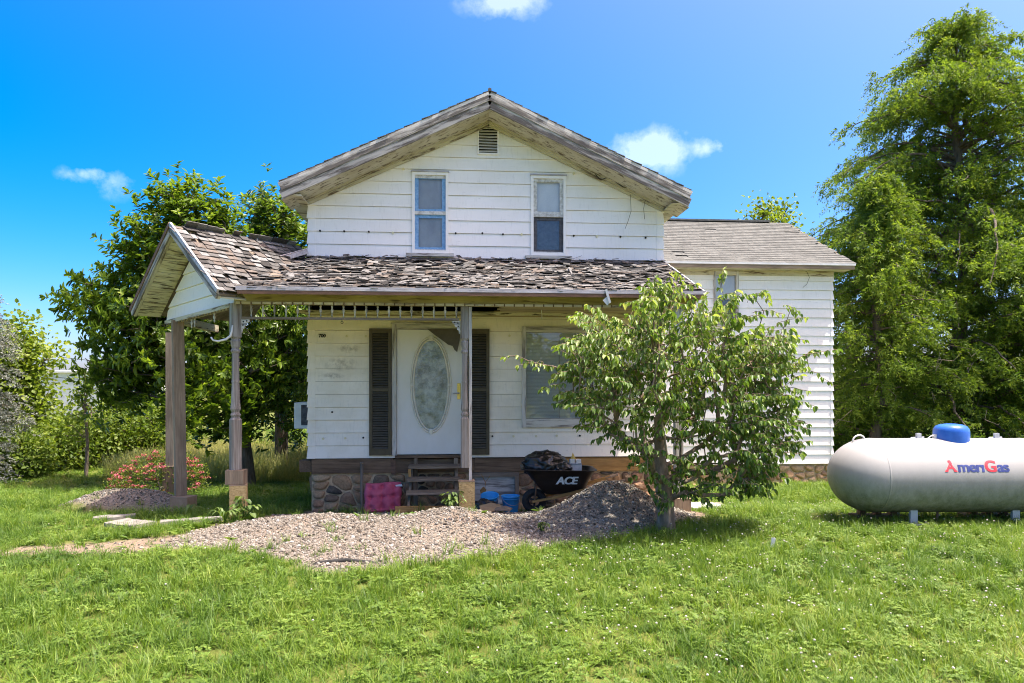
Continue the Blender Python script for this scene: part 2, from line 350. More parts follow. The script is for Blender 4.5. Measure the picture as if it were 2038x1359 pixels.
def mat_glass(name, tint, refl):
    m, nt = new_mat(name)
    t = N(nt, 'ShaderNodeBsdfTransparent'); t.inputs[0].default_value = (*tint, 1)
    g = N(nt, 'ShaderNodeBsdfGlossy'); g.inputs['Roughness'].default_value = 0.015
    n = noise(nt, coords(nt, 'pos', 3.0), 2, 0.5); b = N(nt, 'ShaderNodeBump'); b.inputs['Distance'].default_value = 0.004; b.inputs['Strength'].default_value = 0.35; nt.links.new(n, b.inputs['Height']); nt.links.new(b.outputs[0], g.inputs['Normal'])
    f = N(nt, 'ShaderNodeLayerWeight'); f.inputs['Blend'].default_value = 0.25
    mr = N(nt, 'ShaderNodeMath', operation='MULTIPLY_ADD'); nt.links.new(f.outputs['Fresnel'], mr.inputs[0]); mr.inputs[1].default_value = 0.8; mr.inputs[2].default_value = refl
    mx = N(nt, 'ShaderNodeMixShader'); nt.links.new(mr.outputs[0], mx.inputs[0]); nt.links.new(t.outputs[0], mx.inputs[1]); nt.links.new(g.outputs[0], mx.inputs[2])
    o = N(nt, 'ShaderNodeOutputMaterial'); nt.links.new(mx.outputs[0], o.inputs[0])
mat_glass('pane_glass', (0.97, 0.97, 0.96), 0.035)
def mat_oval():
    m, nt = new_mat('frosted_glass')
    v = coords(nt, 'pos', (15, 15, 15)); n = noise(nt, v, 4, 0.6, dist=1.6)
    p = finish(nt, ramp(nt, noise(nt, coords(nt, 'pos', 5), 5, 0.7), ((0.38, (0.07, 0.10, 0.09)), (0.62, (0.36, 0.42, 0.43)))).outputs[0], 0.12, n, 0.012, 0.6, 1.0)  # mottled dark green and pale grey paints in mirrored trees and sky
    p.inputs['Coat Weight'].default_value = 0.6; p.inputs['Coat Roughness'].default_value = 0.02
mat_oval()
mat_simple('bark', ((0.3, (0.06, 0.047, 0.036)), (0.7, (0.19, 0.155, 0.12))), (14, 14, 3), rough=0.95, bstr=0.9, bdist=0.03)
mat_simple('bark_dogwood', ((0.3, (0.12, 0.085, 0.055)), (0.7, (0.30, 0.23, 0.165))), (14, 14, 6), rough=0.95, bstr=0.8, bdist=0.02)

# ------------------------------------------------------------------ ground
def sstep(a, b, x): t = np.clip((x - a) / (b - a), 0, 1); return t * t * (3 - 2 * t)
def gauss(x, y, cx, cy, sx, sy): return np.exp(-0.5 * (((x - cx) / sx) ** 2 + ((y - cy) / sy) ** 2))
_pr = np.random.default_rng(3); _ph = _pr.uniform(0, 6.28, (14, 2)); _fr = _pr.uniform(0.5, 5.0, 14); _an = _pr.uniform(0, 6.28, 14)
def wob(x, y):
    s = 0
    for i in range(14): s = s + np.sin((x * np.cos(_an[i]) + y * np.sin(_an[i])) * _fr[i] + _ph[i, 0]) / (0.7 + _fr[i])
    return s / 4.0
GRAVEL = np.array([(-3.5, -3.25), (-2.6, -3.62), (-1.74, -4.2), (-1.36, -4.65), (-.67, -4.5), (.4, -4.15), (1.15, -3.7), (2.2, -3.15), (3.1, -2.45), (3.0, -1.6), (2.3, -1.0), (1.2, -1.25), (.3, -1.35), (-.8, -1.2), (-2.0, -1.5), (-2.75, -2.1), (-3.3, -2.65)])
GRAVEL2 = np.array([(-6.5, .45), (-5.9, .15), (-5.2, .12), (-4.7, .1), (-4.45, .35), (-4.7, .75), (-5.6, .8), (-6.2, .75)])
DIRT = np.array([(-4.9, -3.75), (-3.4, -3.6), (-2.6, -3.4), (-2.6, -2.0), (-2.9, -1.3), (-2.5, .1), (3.3, .1), (3.3, -2.3), (0, -2), (-3.4, -2.85), (-4.9, -3.25)])
def sdist(P, x, y):
    """signed distance to a polygon, inside positive"""
    x = np.asarray(x, float); y = np.asarray(y, float); best = np.full(x.shape, 1e9); ins = np.zeros(x.shape, bool)
    for i in range(len(P)):
        a, b = P[i], P[(i + 1) % len(P)]; e = b - a
        t = np.clip(((x - a[0]) * e[0] + (y - a[1]) * e[1]) / (e @ e), 0, 1)
        best = np.minimum(best, np.hypot(x - a[0] - t * e[0], y - a[1] - t * e[1]))
        c = ((a[1] > y) != (b[1] > y)) & (x < e[0] * (y - a[1]) / (e[1] + 1e-12) + a[0]); ins ^= c
    return np.where(ins, best, -best)
def gmask(x, y): return np.maximum(sdist(GRAVEL, x, y), sdist(GRAVEL2, x, y)) + 0.20 * wob(x * 2.2 + 9, y * 2.2)
def dmask(x, y): return sdist(DIRT, x, y) + 0.2 * wob(x * 2 + 3, y * 2)
def height(x, y):
    x = np.asarray(x, float); y = np.asarray(y, float)
    z = 0.25 * sstep(0.1, -2.0, y) - 0.2 * sstep(0.8, 5.0, y)
    z = z + 0.48 * gauss(x, y, 2.02, -2.08, .48, .42) + 0.03 * gauss(x, y, 0.95, -2.6, .6, .4) + 0.2 * gauss(x, y, -0.12, -2.45, .42, .4) + 0.13 * gauss(x, y, -1.85, -2.35, .6, .35) + 0.05 * gauss(x, y, -1.0, -3.2, 1.2, .6)
    z = z + 0.30 * gauss(x, y, -5.75, .5, .45, .24) + 0.24 * gauss(x, y, -4.95, .45, .35, .2)
    near = 1 - sstep(12, 40, np.hypot(x, y))
    return z + 0.035 * wob(x, y) * near
cx_ = np.concatenate([[-900, -500, -260, -140, -80, -50, -32, -22, -16], np.arange(-12, 14.01, 0.11), [17, 22, 30, 45, 75, 140, 260, 500, 900]])
cy_ = np.concatenate([[-500, -200, -90, -45, -25, -17], np.arange(-12, 10.01, 0.11), [11, 12.5, 15, 18, 22, 28, 36, 50, 80, 150, 300, 600, 1200]])
GX, GY = np.meshgrid(cx_, cy_); GZ = height(GX, GY)
nx, ny = len(cx_), len(cy_); idx = np.arange(nx * ny).reshape(ny, nx)
gf = np.stack([idx[:-1, :-1], idx[:-1, 1:], idx[1:, 1:], idx[1:, :-1]], -1).reshape(-1, 4)
gm = sstep(-0.06, 0.10, gmask(GX, GY)); dm = sstep(-0.10, 0.12, dmask(GX, GY))
me = np_mesh('ground', np.stack([GX, GY, GZ], -1).reshape(-1, 3), gf, v=gm.ravel(), smooth=True)
a = me.attributes.new('dirt', 'FLOAT', 'POINT'); a.data.foreach_set('value', dm.ravel().astype(np.float32))
m, nt = new_mat('ground_soil')
gA = N(nt, 'ShaderNodeAttribute', attribute_name='v').outputs['Fac']; dA = N(nt, 'ShaderNodeAttribute', attribute_name='dirt').outputs['Fac']
n1 = noise(nt, coords(nt, 'pos', 1.2), 6, 0.65); n2 = noise(nt, coords(nt, 'pos', 28), 6, 0.7); n3 = noise(nt, coords(nt, 'pos', 0.12), 4, 0.6)
soil = ramp(nt, n2, ((0.3, (0.045, 0.055, 0.014)), (0.7, (0.13, 0.145, 0.04)))).outputs[0]
far = ramp(nt, n3, ((0.3, (0.15, 0.20, 0.028)), (0.7, (0.24, 0.27, 0.05)))).outputs[0]
soil = mixc(nt, 0.25, soil, far)
dirt = ramp(nt, n2, ((0.28, (0.14, 0.10, 0.07)), (0.72, (0.30, 0.235, 0.175)))).outputs[0]
grav = ramp(nt, n2, ((0.25, (0.10, 0.08, 0.062)), (0.5, (0.20, 0.17, 0.137)), (0.75, (0.30, 0.265, 0.22)))).outputs[0]
grav = mixc(nt, ramp(nt, n1, ((0.5, 0.0), (0.66, 0.75))).outputs[0], grav, (0.25, 0.19, 0.14))
c = mixc(nt, dA, soil, dirt); c = mixc(nt, gA, c, grav)
finish(nt, c, 0.95, n2, 0.02, 0.7, 0.15)
ground = link('ground', me, m); tag(ground, 'grassy yard with bare dirt round the porch', 'ground', kind='structure')

# ------------------------------------------------------------------ the house
house = empty('farmhouse', (0.43, 0.0, 0.0), 'old white two storey farmhouse with sagging shingled porch and lower right wing', 'house')
HL, HR, HB = -2.43, 3.31, 8.5            # left, right, back of the main block
EXP = 0.2045
def clip_poly(poly, a, b, c):            # keep a*u + b*z <= c
    out = []
    for i in range(len(poly)):
        p, q = poly[i], poly[(i + 1) % len(poly)]
        dp, dq = a * p[0] + b * p[1] - c, a * q[0] + b * q[1] - c
        if dp <= 0: out.append(p)
        if (dp < 0 < dq) or (dq < 0 < dp):
            t = dp / (dp - dq); out.append((p[0] + t * (q[0] - p[0]), p[1] + t * (q[1] - p[1])))
    return out
def lap_wall(parent, O, U, Nn, u0, u1, z0, z1, holes, mat, clips=(), t0=0.006, t1=0.027, gap=0.0042, exp=EXP, back=0.012, jit=0.0035, name='siding_board'):
    """one mesh per board: rows of lapped boards cut round the holes (ua,ub,za,zb)"""
    O, U, Nn = Vector(O), Vector(U), Vector(Nn); Zv = Vector((0, 0, 1)); z = z0
    while z < z1 - 0.01:
        zt = min(z + exp, z1) - gap
        hs = [h for h in holes if h[2] < zt - 1e-4 and h[3] > z + 1e-4]
        us = sorted({u0, u1, *[h[0] for h in hs], *[h[1] for h in hs]}); us = [u for u in us if u0 <= u <= u1]
        cells = []
        for a, b in zip(us[:-1], us[1:]):
            segs = [(z, zt)]
            for h in hs:
                if h[0] < b - 1e-4 and h[1] > a + 1e-4:
                    ns = []
                    for (p, q) in segs:
                        if h[2] > p + 1e-4: ns.append((p, min(q, h[2])))
                        if h[3] < q - 1e-4: ns.append((max(p, h[3]), q))
                    segs = ns
            cells.append((a, b, segs))
        groups = []; cur = []
        for cc in cells:
            if cc[2]: cur.append(cc)
            elif cur: groups.append(cur); cur = []
        if cur: groups.append(cur)
        for g in groups:
            mb = MB(); dj = random.uniform(-jit, jit); tl = random.uniform(-jit, jit)
            for (a, b, segs) in g:
                for (p, q) in segs:
                    poly = [(a, p), (b, p), (b, q), (a, q)]
                    for cl in clips: poly = clip_poly(poly, *cl)
                    if len(poly) < 3: continue
                    f = lambda w: max(t0 * 0.3, t0 + (t1 - t0) * (zt - w) / (exp) + dj * (zt - w) / exp)
                    n = len(poly)
                    fr = [tuple(O + U * u + Zv * w + Nn * f(w)) for u, w in poly]; bk = [tuple(O + U * u + Zv * w - Nn * back) for u, w in poly]
                    mb.add(fr + bk, [tuple(range(n)), tuple(range(n, 2 * n))[::-1]] + [(i, i + n, (i + 1) % n + n, (i + 1) % n) for i in range(n)])
            if mb.V: mb.build(name, mat, parent)
        z += exp
def flip_check(o): pass
# openings of the front wall (x0, x1, z0, z1)
W_UL = (-0.80, -0.215, 4.15, 5.46); W_UR = (1.12, 1.70, 4.14, 5.445); VENT = (0.255, 0.595, 5.765, 6.245)
DOOR = (-1.12, 0.09, 0.90, 3.01); W_P = (0.972, 2.215, 1.34, 2.985)
SL = 0.463                                # roof slope
APZ = 6.30                                # wall apex
gclip = [(SL, 1, APZ + SL * 0.43), (-SL, 1, APZ - SL * 0.43)]
# core of the main block, behind the boards
c = MB(); y0, y1 = 0.14, HB
prof = [(HL + .02, 0.55), (HR - .02, 0.55), (HR - .02, 5.02), (0.43, 6.28), (HL + .02, 5.02)]
n = len(prof); c.add([(x, y0, z) for x, z in prof] + [(x, y1, z) for x, z in prof], [tuple(range(n)), tuple(range(n, 2 * n))[::-1]] + [(i, i + n, (i + 1) % n + n, (i + 1) % n) for i in range(n)])
wall = c.build('wall', MATS['dark_void'], house)
lap_wall(wall, (0, 0, 0), (1, 0, 0), (0, -1, 0), HL, HR, 4.08, 6.32, [W_UL, W_UR, VENT], MATS['siding_white'], gclip, back=0.1)
lap_wall(wall, (0, 0, 0), (1, 0, 0), (0, -1, 0), HL, HR, 0.86, 3.16, [DOOR, W_P], MATS['siding_porch'], back=0.1)
lap_wall(wall, (HL, 0, 0), (0, -1, 0), (-1, 0, 0), -HB, 0.0, 0.86, 5.0, [], MATS['siding_white'], back=0.01)
lap_wall(wall, (HR, 0, 0), (0, 1, 0), (1, 0, 0), 0.0, 3.6, 0.86, 5.0, [], MATS['siding_white'], back=0.01)
# metal corner caps, one to each course
for z0, z1, rows, mt in ((4.08, 5.0, 5, 'siding_white'), (0.86, 3.16, 12, 'siding_porch')):
    for side, x in ((-1, HL), (1, HR)):
        for k in range(rows):
            za = z0 + k * EXP; zb = min(za + EXP, z1) - 0.002
            if zb - za < 0.03: continue
            q = random.uniform(0, .004); m_ = MB(); w = 0.10
            if z0 > 4 and k == 4: zb = za + 0.10
            for (lo, hi, l2, h2) in (((x - side * w, -0.030 - q, za), (x + side * 0.030, -0.008, zb), 0, 0),):
                xa, xb = sorted((x - side * w, x + side * (0.029 + q)))
                vs = [(xa, -0.029 - q, za - .003), (xb, -0.029 - q, za - .003), (xb, 0.06, za - .003), (xa, 0.0, za - .003), (xa, -0.010, zb), (xb - side * (0.018 if side > 0 else 0), -0.010, zb), (xb - side * (0.018 if side > 0 else 0), 0.06, zb), (xa, 0.0, zb)]
                if side < 0: vs = [(xa, -0.029 - q, za - .003), (xb, -0.029 - q, za - .003), (xb, 0.0, za - .003), (xa, 0.06, za - .003), (xa + .018, -0.010, zb), (xb, -0.010, zb), (xb, 0.0, zb), (xa + .018, 0.06, zb)]
                m_.add(vs, [(3, 2, 1, 0), (4, 5, 6, 7), (0, 1, 5, 4), (1, 2, 6, 5), (2, 3, 7, 6), (3, 0, 4, 7)])
            m_.build('corner_cap', MATS[mt], wall)
# blown-in insulation plugs
for px, py, yel in ((637, 459, 0), (685, 460, 0), (734, 461, 0), (782, 463, 1), (907, 464, 0), (960, 464, 0), (1001, 466, 0), (1038, 466, 1), (1142, 469, 0), (1188, 470, 1), (1235, 471, 0), (1285, 473, 0),
                    (803, 336, 1), (1142, 345, 1), (643, 873, 1), (687, 872, 1), (723, 871, 0), (661, 820, 0), (980, 868, 0), (1022, 868, 1), (1067, 868, 1), (1108, 867, 1), (1154, 867, 0), (690, 669, 1), (728, 669, 1), (1014, 668, 1)):
    p = aty(px, py, -0.02); m_ = MB(); r = 0.0155 if not yel else 0.019
    k = 10; ring = [(p[0] + r * math.cos(6.283 * i / k), -0.0285 if yel else -0.0275, p[2] + r * math.sin(6.283 * i / k)) for i in range(k)]
    m_.prism(ring[::-1] if False else ring, (0, -1, 0), 0.02); m_.build('plug', MATS['yellow_patch' if yel else 'dark_void'], wall)
# house number, three small dark digits
def text_mesh(txt, size, bold=0.0, shear=0.0, space=1.0):
    cu = bpy.data.curves.new('lettering', 'FONT'); cu.body = txt; cu.size = size; cu.offset = bold; cu.shear = shear; cu.space_character = space; cu.resolution_u = 6; cu.fill_mode = 'FRONT'
    o = bpy.data.objects.new('lettering_tmp', cu); col.objects.link(o)
    bpy.context.view_layer.update()
    dg = bpy.context.evaluated_depsgraph_get(); me = bpy.data.meshes.new_from_object(o.evaluated_get(dg)); bpy.data.objects.remove(o); bpy.data.curves.remove(cu)
    V = np.array([v.co[:] for v in me.vertices]); Fs = [tuple(p.vertices) for p in me.polygons]; bpy.data.meshes.remove(me); return V, Fs
V, Fs = text_mesh('700', 0.075, 0.003)
p = aty(634, 671, -0.03); m_ = MB(); m_.add([(p[0] + a, -0.031, p[2] + b) for a, b, _ in V], Fs); m_.build('house_number', MATS['dark_void'], wall)

# ---- main roof: boards, soffit, courses of shingles
def roofpt(side, s, y, dz=0.0):          # s: distance out from the ridge
    return (0.43 + side * s, y, 6.585 - SL * s + dz)
YO = -0.56; SE = 3.16                     # front overhang, eave distance from the ridge
ry = (YO, HB + 0.4)
for side in (-1, 1):
    nrm = Vector((side * SL, 0, 1)).normalized()
    d = MB(); P0, P1 = roofpt(side, 0, ry[0], -0.03), roofpt(side, SE, ry[0], -0.03)
    q = [roofpt(side, 0, ry[0] + .02, -0.025), roofpt(side, SE, ry[0] + .02, -0.025), roofpt(side, SE, ry[1], -0.025), roofpt(side, 0, ry[1], -0.025)]
    if side > 0: q = q
    d.prism(q, nrm, 0.03); roof = d.build('roof', MATS['grey_wood'], house)
    for k in range(24):                    # each course a thin lapped strip, seen at the rake as small steps
        s0 = SE + 0.03 - k * 0.134; s1 = max(s0 - 0.165, 0.0)
        if s0 < 0.05: break
        m_ = MB(); e = random.uniform(-.012, .012)
        a = [roofpt(side, s0, ry[0] - .02 + e, 0.004), roofpt(side, s0, ry[1], 0.004), roofpt(side, s1, ry[1], -0.012), roofpt(side, s1, ry[0] - .02 + e, -0.012)]
        m_.prism(a, nrm, 0.011, v=random.random()); m_.build('shingle_course', MATS['main_shingle'], roof)
    # white drip edge along the rake, then the wide weathered rake board with a moulding
    for (nm, off, w, yy, th, mt) in (('drip_edge', -0.052, 0.055, ry[0] - 0.012, 0.012, 'flaking_white'), ('rake_moulding', -0.118, 0.085, ry[0] - 0.004, 0.03, 'rake_weathered'), ('rake_board', -0.215, 0.135, ry[0] + 0.008, 0.03, 'rake_weathered')):
        m_ = MB(); A = Vector(roofpt(side, 0.012, yy, off)); B = Vector(roofpt(side, SE + (.03 if nm == 'drip_edge' else 0.0), yy, off))
        m_.beam(A, B, w, th, up=nrm); m_.build(nm, MATS[mt], roof)
    # sloping rake soffit and the frieze below it
    m_ = MB(); a = [roofpt(side, 0.0, ry[0] + .03, -0.275), roofpt(side, SE, ry[0] + .03, -0.275), roofpt(side, SE, 0.1, -0.275), roofpt(side, 0.0, 0.1, -0.275)]
    m_.prism(a, nrm, 0.012); m_.build('soffit', MATS['flaking_cream'], roof)
    for (dz, w, th, yy) in ((-0.325, 0.075, 0.025, -0.045), (-0.30, 0.03, 0.05, -0.075)):
        m_ = MB(); m_.beam(roofpt(side, 0.0, yy, dz), roofpt(side, SE - 0.28, yy, dz), w, th, up=nrm); m_.build('frieze', MATS['flaking_cream'], roof)
    # eave: fascia and soffit running back along the side, with its return at the front corner
    ex = 0.43 + side * SE; wx = HL if side < 0 else HR; ez = 6.585 - SL * SE
    m_ = MB(); m_.box((ex - .012, ry[0] + .02, ez - .20), (ex + .012, ry[1], ez - .03)); m_.build('fascia', MATS['rake_weathered'], roof)
    m_ = MB(); xs = sorted((ex, wx)); zi = ez - .215
    a = [(ex, ry[0] + .03, ez - .19), (ex, ry[1], ez - .19), (wx, ry[1], ez - .30), (wx, ry[0] + .03, ez - .30 + .1)]
    m_.prism(a, (0, 0, 1), 0.02); m_.build('soffit', MATS['flaking_cream'], roof)
m_ = MB(); m_.tube([(0.43, ry[0] - .012, 6.59), (0.43, ry[1], 6.59)], 0.03, 6); m_.build('ridge_cap', MATS['main_shingle'], roof)
# thin loose wires under the right rake
for k, pts in enumerate(([(1185, 347), (1195, 358), (1212, 352), (1240, 372), (1262, 374), (1285, 372)], [(1255, 387), (1256, 420), (1250, 440), (1244, 455)], [(1284, 398), (1281, 415), (1283, 436)])):
    m_ = MB(); m_.tube([tuple(aty(px, py, -0.06 if k else -0.12)) for px, py in pts], 0.0035 if k else 0.008, 5); m_.build('loose_wire', MATS['dark_void'], house)

# ---- windows of the upper front
def double_hung(W, tape, cur, low_backing, zm):
    x0, x1, z0, z1 = W
    root = MB(); fw = 0.045
    root.box((x0, -0.045, z0), (x0 + fw, 0.04, z1)); root.box((x1 - fw, -0.045, z0), (x1, 0.04, z1)); root.box((x0 + fw, -0.043, z1 - fw), (x1 - fw, 0.04, z1)); root.box((x0 + fw, -0.043, z0), (x1 - fw, 0.04, z0 + 0.05))
    w = root.build('window', MATS['siding_white'], house)
    s = MB(); s.box((x0 - .09, -0.085, z0 - 0.055), (x1 + .09, 0.02, z0 - 0.005), jit=.004); s.build('window_sill', MATS['flaking_white'], w)
    s = MB(); s.box((x0 - .012, -0.06, z1 + .002), (x1 + .012, -0.02, z1 + .022)); s.build('head_flashing', MATS['drip_metal'], w)
    for (za, zb, yy, mt) in ((zm + .012, z1 - fw, -0.012, tape[0]), (z0 + .05, zm - .012, 0.006, tape[1])):
        t = 0.058; s = MB()
        s.box((x0 + fw, yy, za), (x0 + fw + t, yy + .025, zb)); s.box((x1 - fw - t, yy, za), (x1 - fw, yy + .025, zb))
        s.box((x0 + fw + t, yy + .001, zb - t), (x1 - fw - t, yy + .025, zb)); s.box((x0 + fw + t, yy + .001, za), (x1 - fw - t, yy + .025, za + t))
        s.build('sash', MATS[mt], w)
        g = MB(); g.box((x0 + fw + .01, yy + .012, za + .01), (x1 - fw - .01, yy + .016, zb - .01)); g.build('pane', MATS['pane_glass'], w)
        g = MB(); g.box((x0 + .02, yy + .055, za - .02), (x1 - .02, yy + .06, zb + .02)); g.build('curtain', MATS[cur if za > zm else low_backing], w)  # flat sheet: its tone paints in the pane's reflections and dim room
        s = MB(); s.box((x0 + fw, yy - .006, za - .012), (x1 - fw, yy - .001, za + .022), jit=.002); s.build('rail', MATS['sash_paint'], w)
    s = MB(); s.box((x0 + fw, -0.022, zm - .018), (x1 - fw, 0.01, zm + .012)); s.build('meeting_rail', MATS['sash_paint'], w)
    s = MB(); s.box((x0 + fw, -0.019, z1 - fw - .05), (x1 - fw, -0.013, z1 - fw), jit=.002); s.build('head_rail', MATS['sash_paint'], w)
    return w
double_hung(W_UL, ('blue_tape', 'blue_tape'), 'curtain_grey', 'curtain_grey', 4.80)
double_hung(W_UR, ('sash_paint', 'curtain_dark'), 'curtain_pale', 'curtain_dark', 4.795)
# gable vent
x0, x1, z0, z1 = VENT; v = MB()
for b in (((x0, -.05, z0), (x0 + .02, .03, z1)), ((x1 - .02, -.05, z0), (x1, .03, z1)), ((x0 + .02, -.049, z1 - .02), (x1 - .02, .03, z1)), ((x0 + .02, -.049, z0), (x1 - .02, .03, z0 + .025))): v.box(*b)
vent = v.build('gable_vent', MATS['siding_white'], house)
g = MB(); g.box((x0 + .01, .02, z0 + .01), (x1 - .01, .028, z1 - .01)); g.build('screen', MATS['dark_void'], vent)
for k in range(9):
    zz = z0 + .045 + k * .047; s = MB()
    s.add([(x0 + .02, -.045, zz), (x1 - .02, -.045, zz), (x1 - .02, .005, zz + .04), (x0 + .02, .005, zz + .04), (x0 + .02, -.045, zz - .006), (x1 - .02, -.045, zz - .006), (x1 - .02, .005, zz + .034), (x0 + .02, .005, zz + .034)], [(0, 1, 2, 3), (7, 6, 5, 4), (0, 4, 5, 1), (2, 6, 7, 3), (1, 5, 6, 2), (3, 7, 4, 0)])
    s.build('slat', MATS['oval_trim'], vent)

# ---- front door
dx0, dx1, dz0, dz1 = -1.04, 0.005, 0.915, 2.925
fr = MB()
fr.box((DOOR[0], -.055, .90), (DOOR[0] + .075, .06, DOOR[3])); fr.box((dx1 + .008, -.055, .90), (DOOR[1], .06, DOOR[3])); fr.box((DOOR[0] + .075, -.053, dz1 + .008), (dx1 + .008, .06, DOOR[3]))
fr.box((DOOR[0] - .01, -.075, DOOR[3] + .001), (DOOR[1] + .01, .0, DOOR[3] + .025))
dfr = fr.build('door_frame', MATS['flaking_white'], house, bevel=.004)
d = MB(); d.box((dx0, -.012, dz0), (dx1, .035, dz1)); door = d.build('door', MATS['door_white'], house)
oc = (-0.497, 2.035); oa, ob = 0.265, 0.715; K = 56
def ring_mesh(a0, b0, a1, b1, ya, yb):
    vs = []
    for (a, b, y) in ((a0, b0, ya), (a0, b0, yb), ((a0 + a1) / 2, (b0 + b1) / 2, yb - .008), (a1, b1, yb), (a1, b1, ya)):
        vs += [(oc[0] + a * math.cos(6.28319 * i / K), y, oc[1] + b * math.sin(6.28319 * i / K)) for i in range(K)]
    fs = [(r * K + i, r * K + (i + 1) % K, (r + 1) * K + (i + 1) % K, (r + 1) * K + i) for r in range(4) for i in range(K)]
    return vs, fs
for (a0, b0, a1, b1, yb) in ((oa, ob, oa + .03, ob + .03, -.034), (oa + .036, ob + .036, oa + .066, ob + .066, -.030)):
    r_ = MB(); r_.add(*ring_mesh(a0, b0, a1, b1, -.010, yb)); r_.build('oval_moulding', MATS['oval_trim'], door, smooth=True)
g = MB(); g.add([(oc[0] + oa * math.cos(6.28319 * i / K), -.016, oc[1] + ob * math.sin(6.28319 * i / K)) for i in range(K)], [tuple(range(K))]); g.build('oval_pane', MATS['frosted_glass'], door)
for (ax, az) in ((0, 1), (0, -1), (1, 0), (-1, 0)):
    m_ = MB(); px_, pz_ = oc[0] + ax * (oa + .035), oc[1] + az * (ob + .035)
    m_.box((px_ - (.034 if ax else .028), -.047, pz_ - (.028 if ax else .042)), (px_ + (.034 if ax else .028), -.008, pz_ + (.028 if ax else .042))); m_.build('oval_clip', MATS['oval_trim'], door, bevel=.004)
m_ = MB(); m_.box((-.075, -.024, 1.80), (-.02, -.012, 2.06)); m_.build('lock_plate', MATS['brass'], door, bevel=.004)
m_ = MB(); m_.tube([(-.045, -.02, 1.90), (-.045, -.07, 1.90), (-.06, -.078, 1.90), (-.14, -.078, 1.895)], [.012, .012, .011, .009], 8); m_.build('door_handle', MATS['drip_metal'], door, smooth=True)
# torn dark screen hanging from the head of the door
m_ = MB(); pts = [(-.56, 2.935), (-.02, 2.935), (-.035, 2.75), (-.075, 2.56), (-.12, 2.60), (-.15, 2.66), (-.22, 2.68), (-.30, 2.74), (-.44, 2.84)]
m_.prism([(a, -.066 - random.uniform(0, .012), b) for a, b in pts], (0, -1, 0), .004); m_.build('torn_screen', MATS['shutter_slat'], house)
m_ = MB(); m_.box((dx0 - .02, -.10, .865), (dx1 + .06, .03, .905), jit=.004); m_.build('threshold', MATS['dark_beam'], house)
# ---- shutters
def shutter(x0, x1, lean):
    z0, z1, zm = .905, 2.935, 1.955; s = MB(); t = .05; y0, y1 = -.072, -.03
    def bx(a, b, c, d, e=0): 
        s.box((a + 0, y0 - e, c), (b, y1, d))
    bx(x0, x0 + t, z0, z1); bx(x1 - t, x1, z0, z1); bx(x0 + t, x1 - t, z0, z0 + .10, -.001); bx(x0 + t, x1 - t, z1 - .075, z1, -.001); bx(x0 + t, x1 - t, zm - .025, zm + .025, -.001)
    sh = s.build('shutter', MATS['shutter_brown'], house)
    g = MB(); g.box((x0 + .03, -.040, z0 + .02), (x1 - .03, -.032, z1 - .02)); g.build('panel', MATS['dark_void'], sh)
    for (a, b) in ((z0 + .10, zm - .025), (zm + .025, z1 - .075)):
        k = int((b - a) / .040)
        for i in range(k):
            zz = a + (i + .5) * (b - a) / k; q = MB()
            q.add([(x0 + t, -.066, zz - .012), (x1 - t, -.066, zz - .012), (x1 - t, -.043, zz + .014), (x0 + t, -.043, zz + .014), (x0 + t, -.060, zz - .016), (x1 - t, -.060, zz - .016), (x1 - t, -.0405, zz + .008), (x0 + t, -.0405, zz + .008)], [(0, 1, 2, 3), (7, 6, 5, 4), (0, 4, 5, 1), (2, 6, 7, 3)])
            q.build('slat', MATS['shutter_slat'], sh)
shutter(-1.475, -1.125, 0); shutter(.105, .445, 0)
# ---- porch window with two blinds behind the glass
x0, x1, z0, z1 = W_P; f_ = MB(); t = .07
f_.box((x0, -.06, z0), (x0 + t, .05, z1)); f_.box((x1 - t, -.06, z0), (x1, .05, z1)); f_.box((x0 + t, -.058, z1 - .095), (x1 - t, .05, z1)); f_.box((x0 + t, -.062, z0), (x1 - t, .05, z0 + .145))
wp = f_.build('window', MATS['flaking_white'], house, bevel=.003)
g = MB(); g.box((x0 + .05, -.004, z0 + .12), (x1 - .05, .0, z1 - .07)); g.build('pane', MATS['pane_glass'], wp)
xm = 1.597
for (a, b) in ((x0 + t + .004, xm - .006), (xm + .006, x1 - t - .004)):
    q = MB(); k = 62
    for i in range(k):
        zz = z0 + .15 + i * (z1 - .10 - z0 - .15) / k; e = random.uniform(-.0015, .0015)
        q.add([(a, .030, zz + e), (b, .030, zz - e), (b, .048, zz + .020), (a, .048, zz + .020)], [(0, 1, 2, 3)])
    q.build('blind', MATS['blind_slats'], wp)['kind'] = 'stuff'
m_ = MB(); m_.box((x0 + t, .052, z0 + .1), (x1 - t, .056, z1 - .05)); m_.build('backing', MATS['curtain_grey'], wp)

# ---- timber sill and fieldstone foundation
for (xa, xb, mt) in ((HL + .03, -1.10, 'dark_beam'), (-1.095, .20, 'dark_beam'), (.205, 1.55, 'dark_beam'), (1.555, HR - .05, 'orange_timber')):
    m_ = MB(); m_.box((xa, -.005, .615), (xb, .10, .842), jit=.008); m_.build('sill_beam', MATS[mt], house, bevel=.006)
m_ = MB(); m_.box((HL - .16, .05, .64), (HL + .02, .30, .82), jit=.01); m_.build('sill_beam', MATS['dark_beam'], house)
m_ = MB(); m_.box((-1.14, -.018, .60), (-1.06, -.008, .83), jit=.006); m_.build('iron_strap', MATS['rust_metal'], house)
fm = MB(); fm.box((HL + .03, .05, -.35), (HR - .02, .5, .615)); fm.box((HL + .03, .5, -.35), (HL + .35, HB, .615)); fm.box((HR - .35, .5, -.35), (HR - .02, 3.6, .615))
found = fm.build('foundation', MATS['mortar'], house)
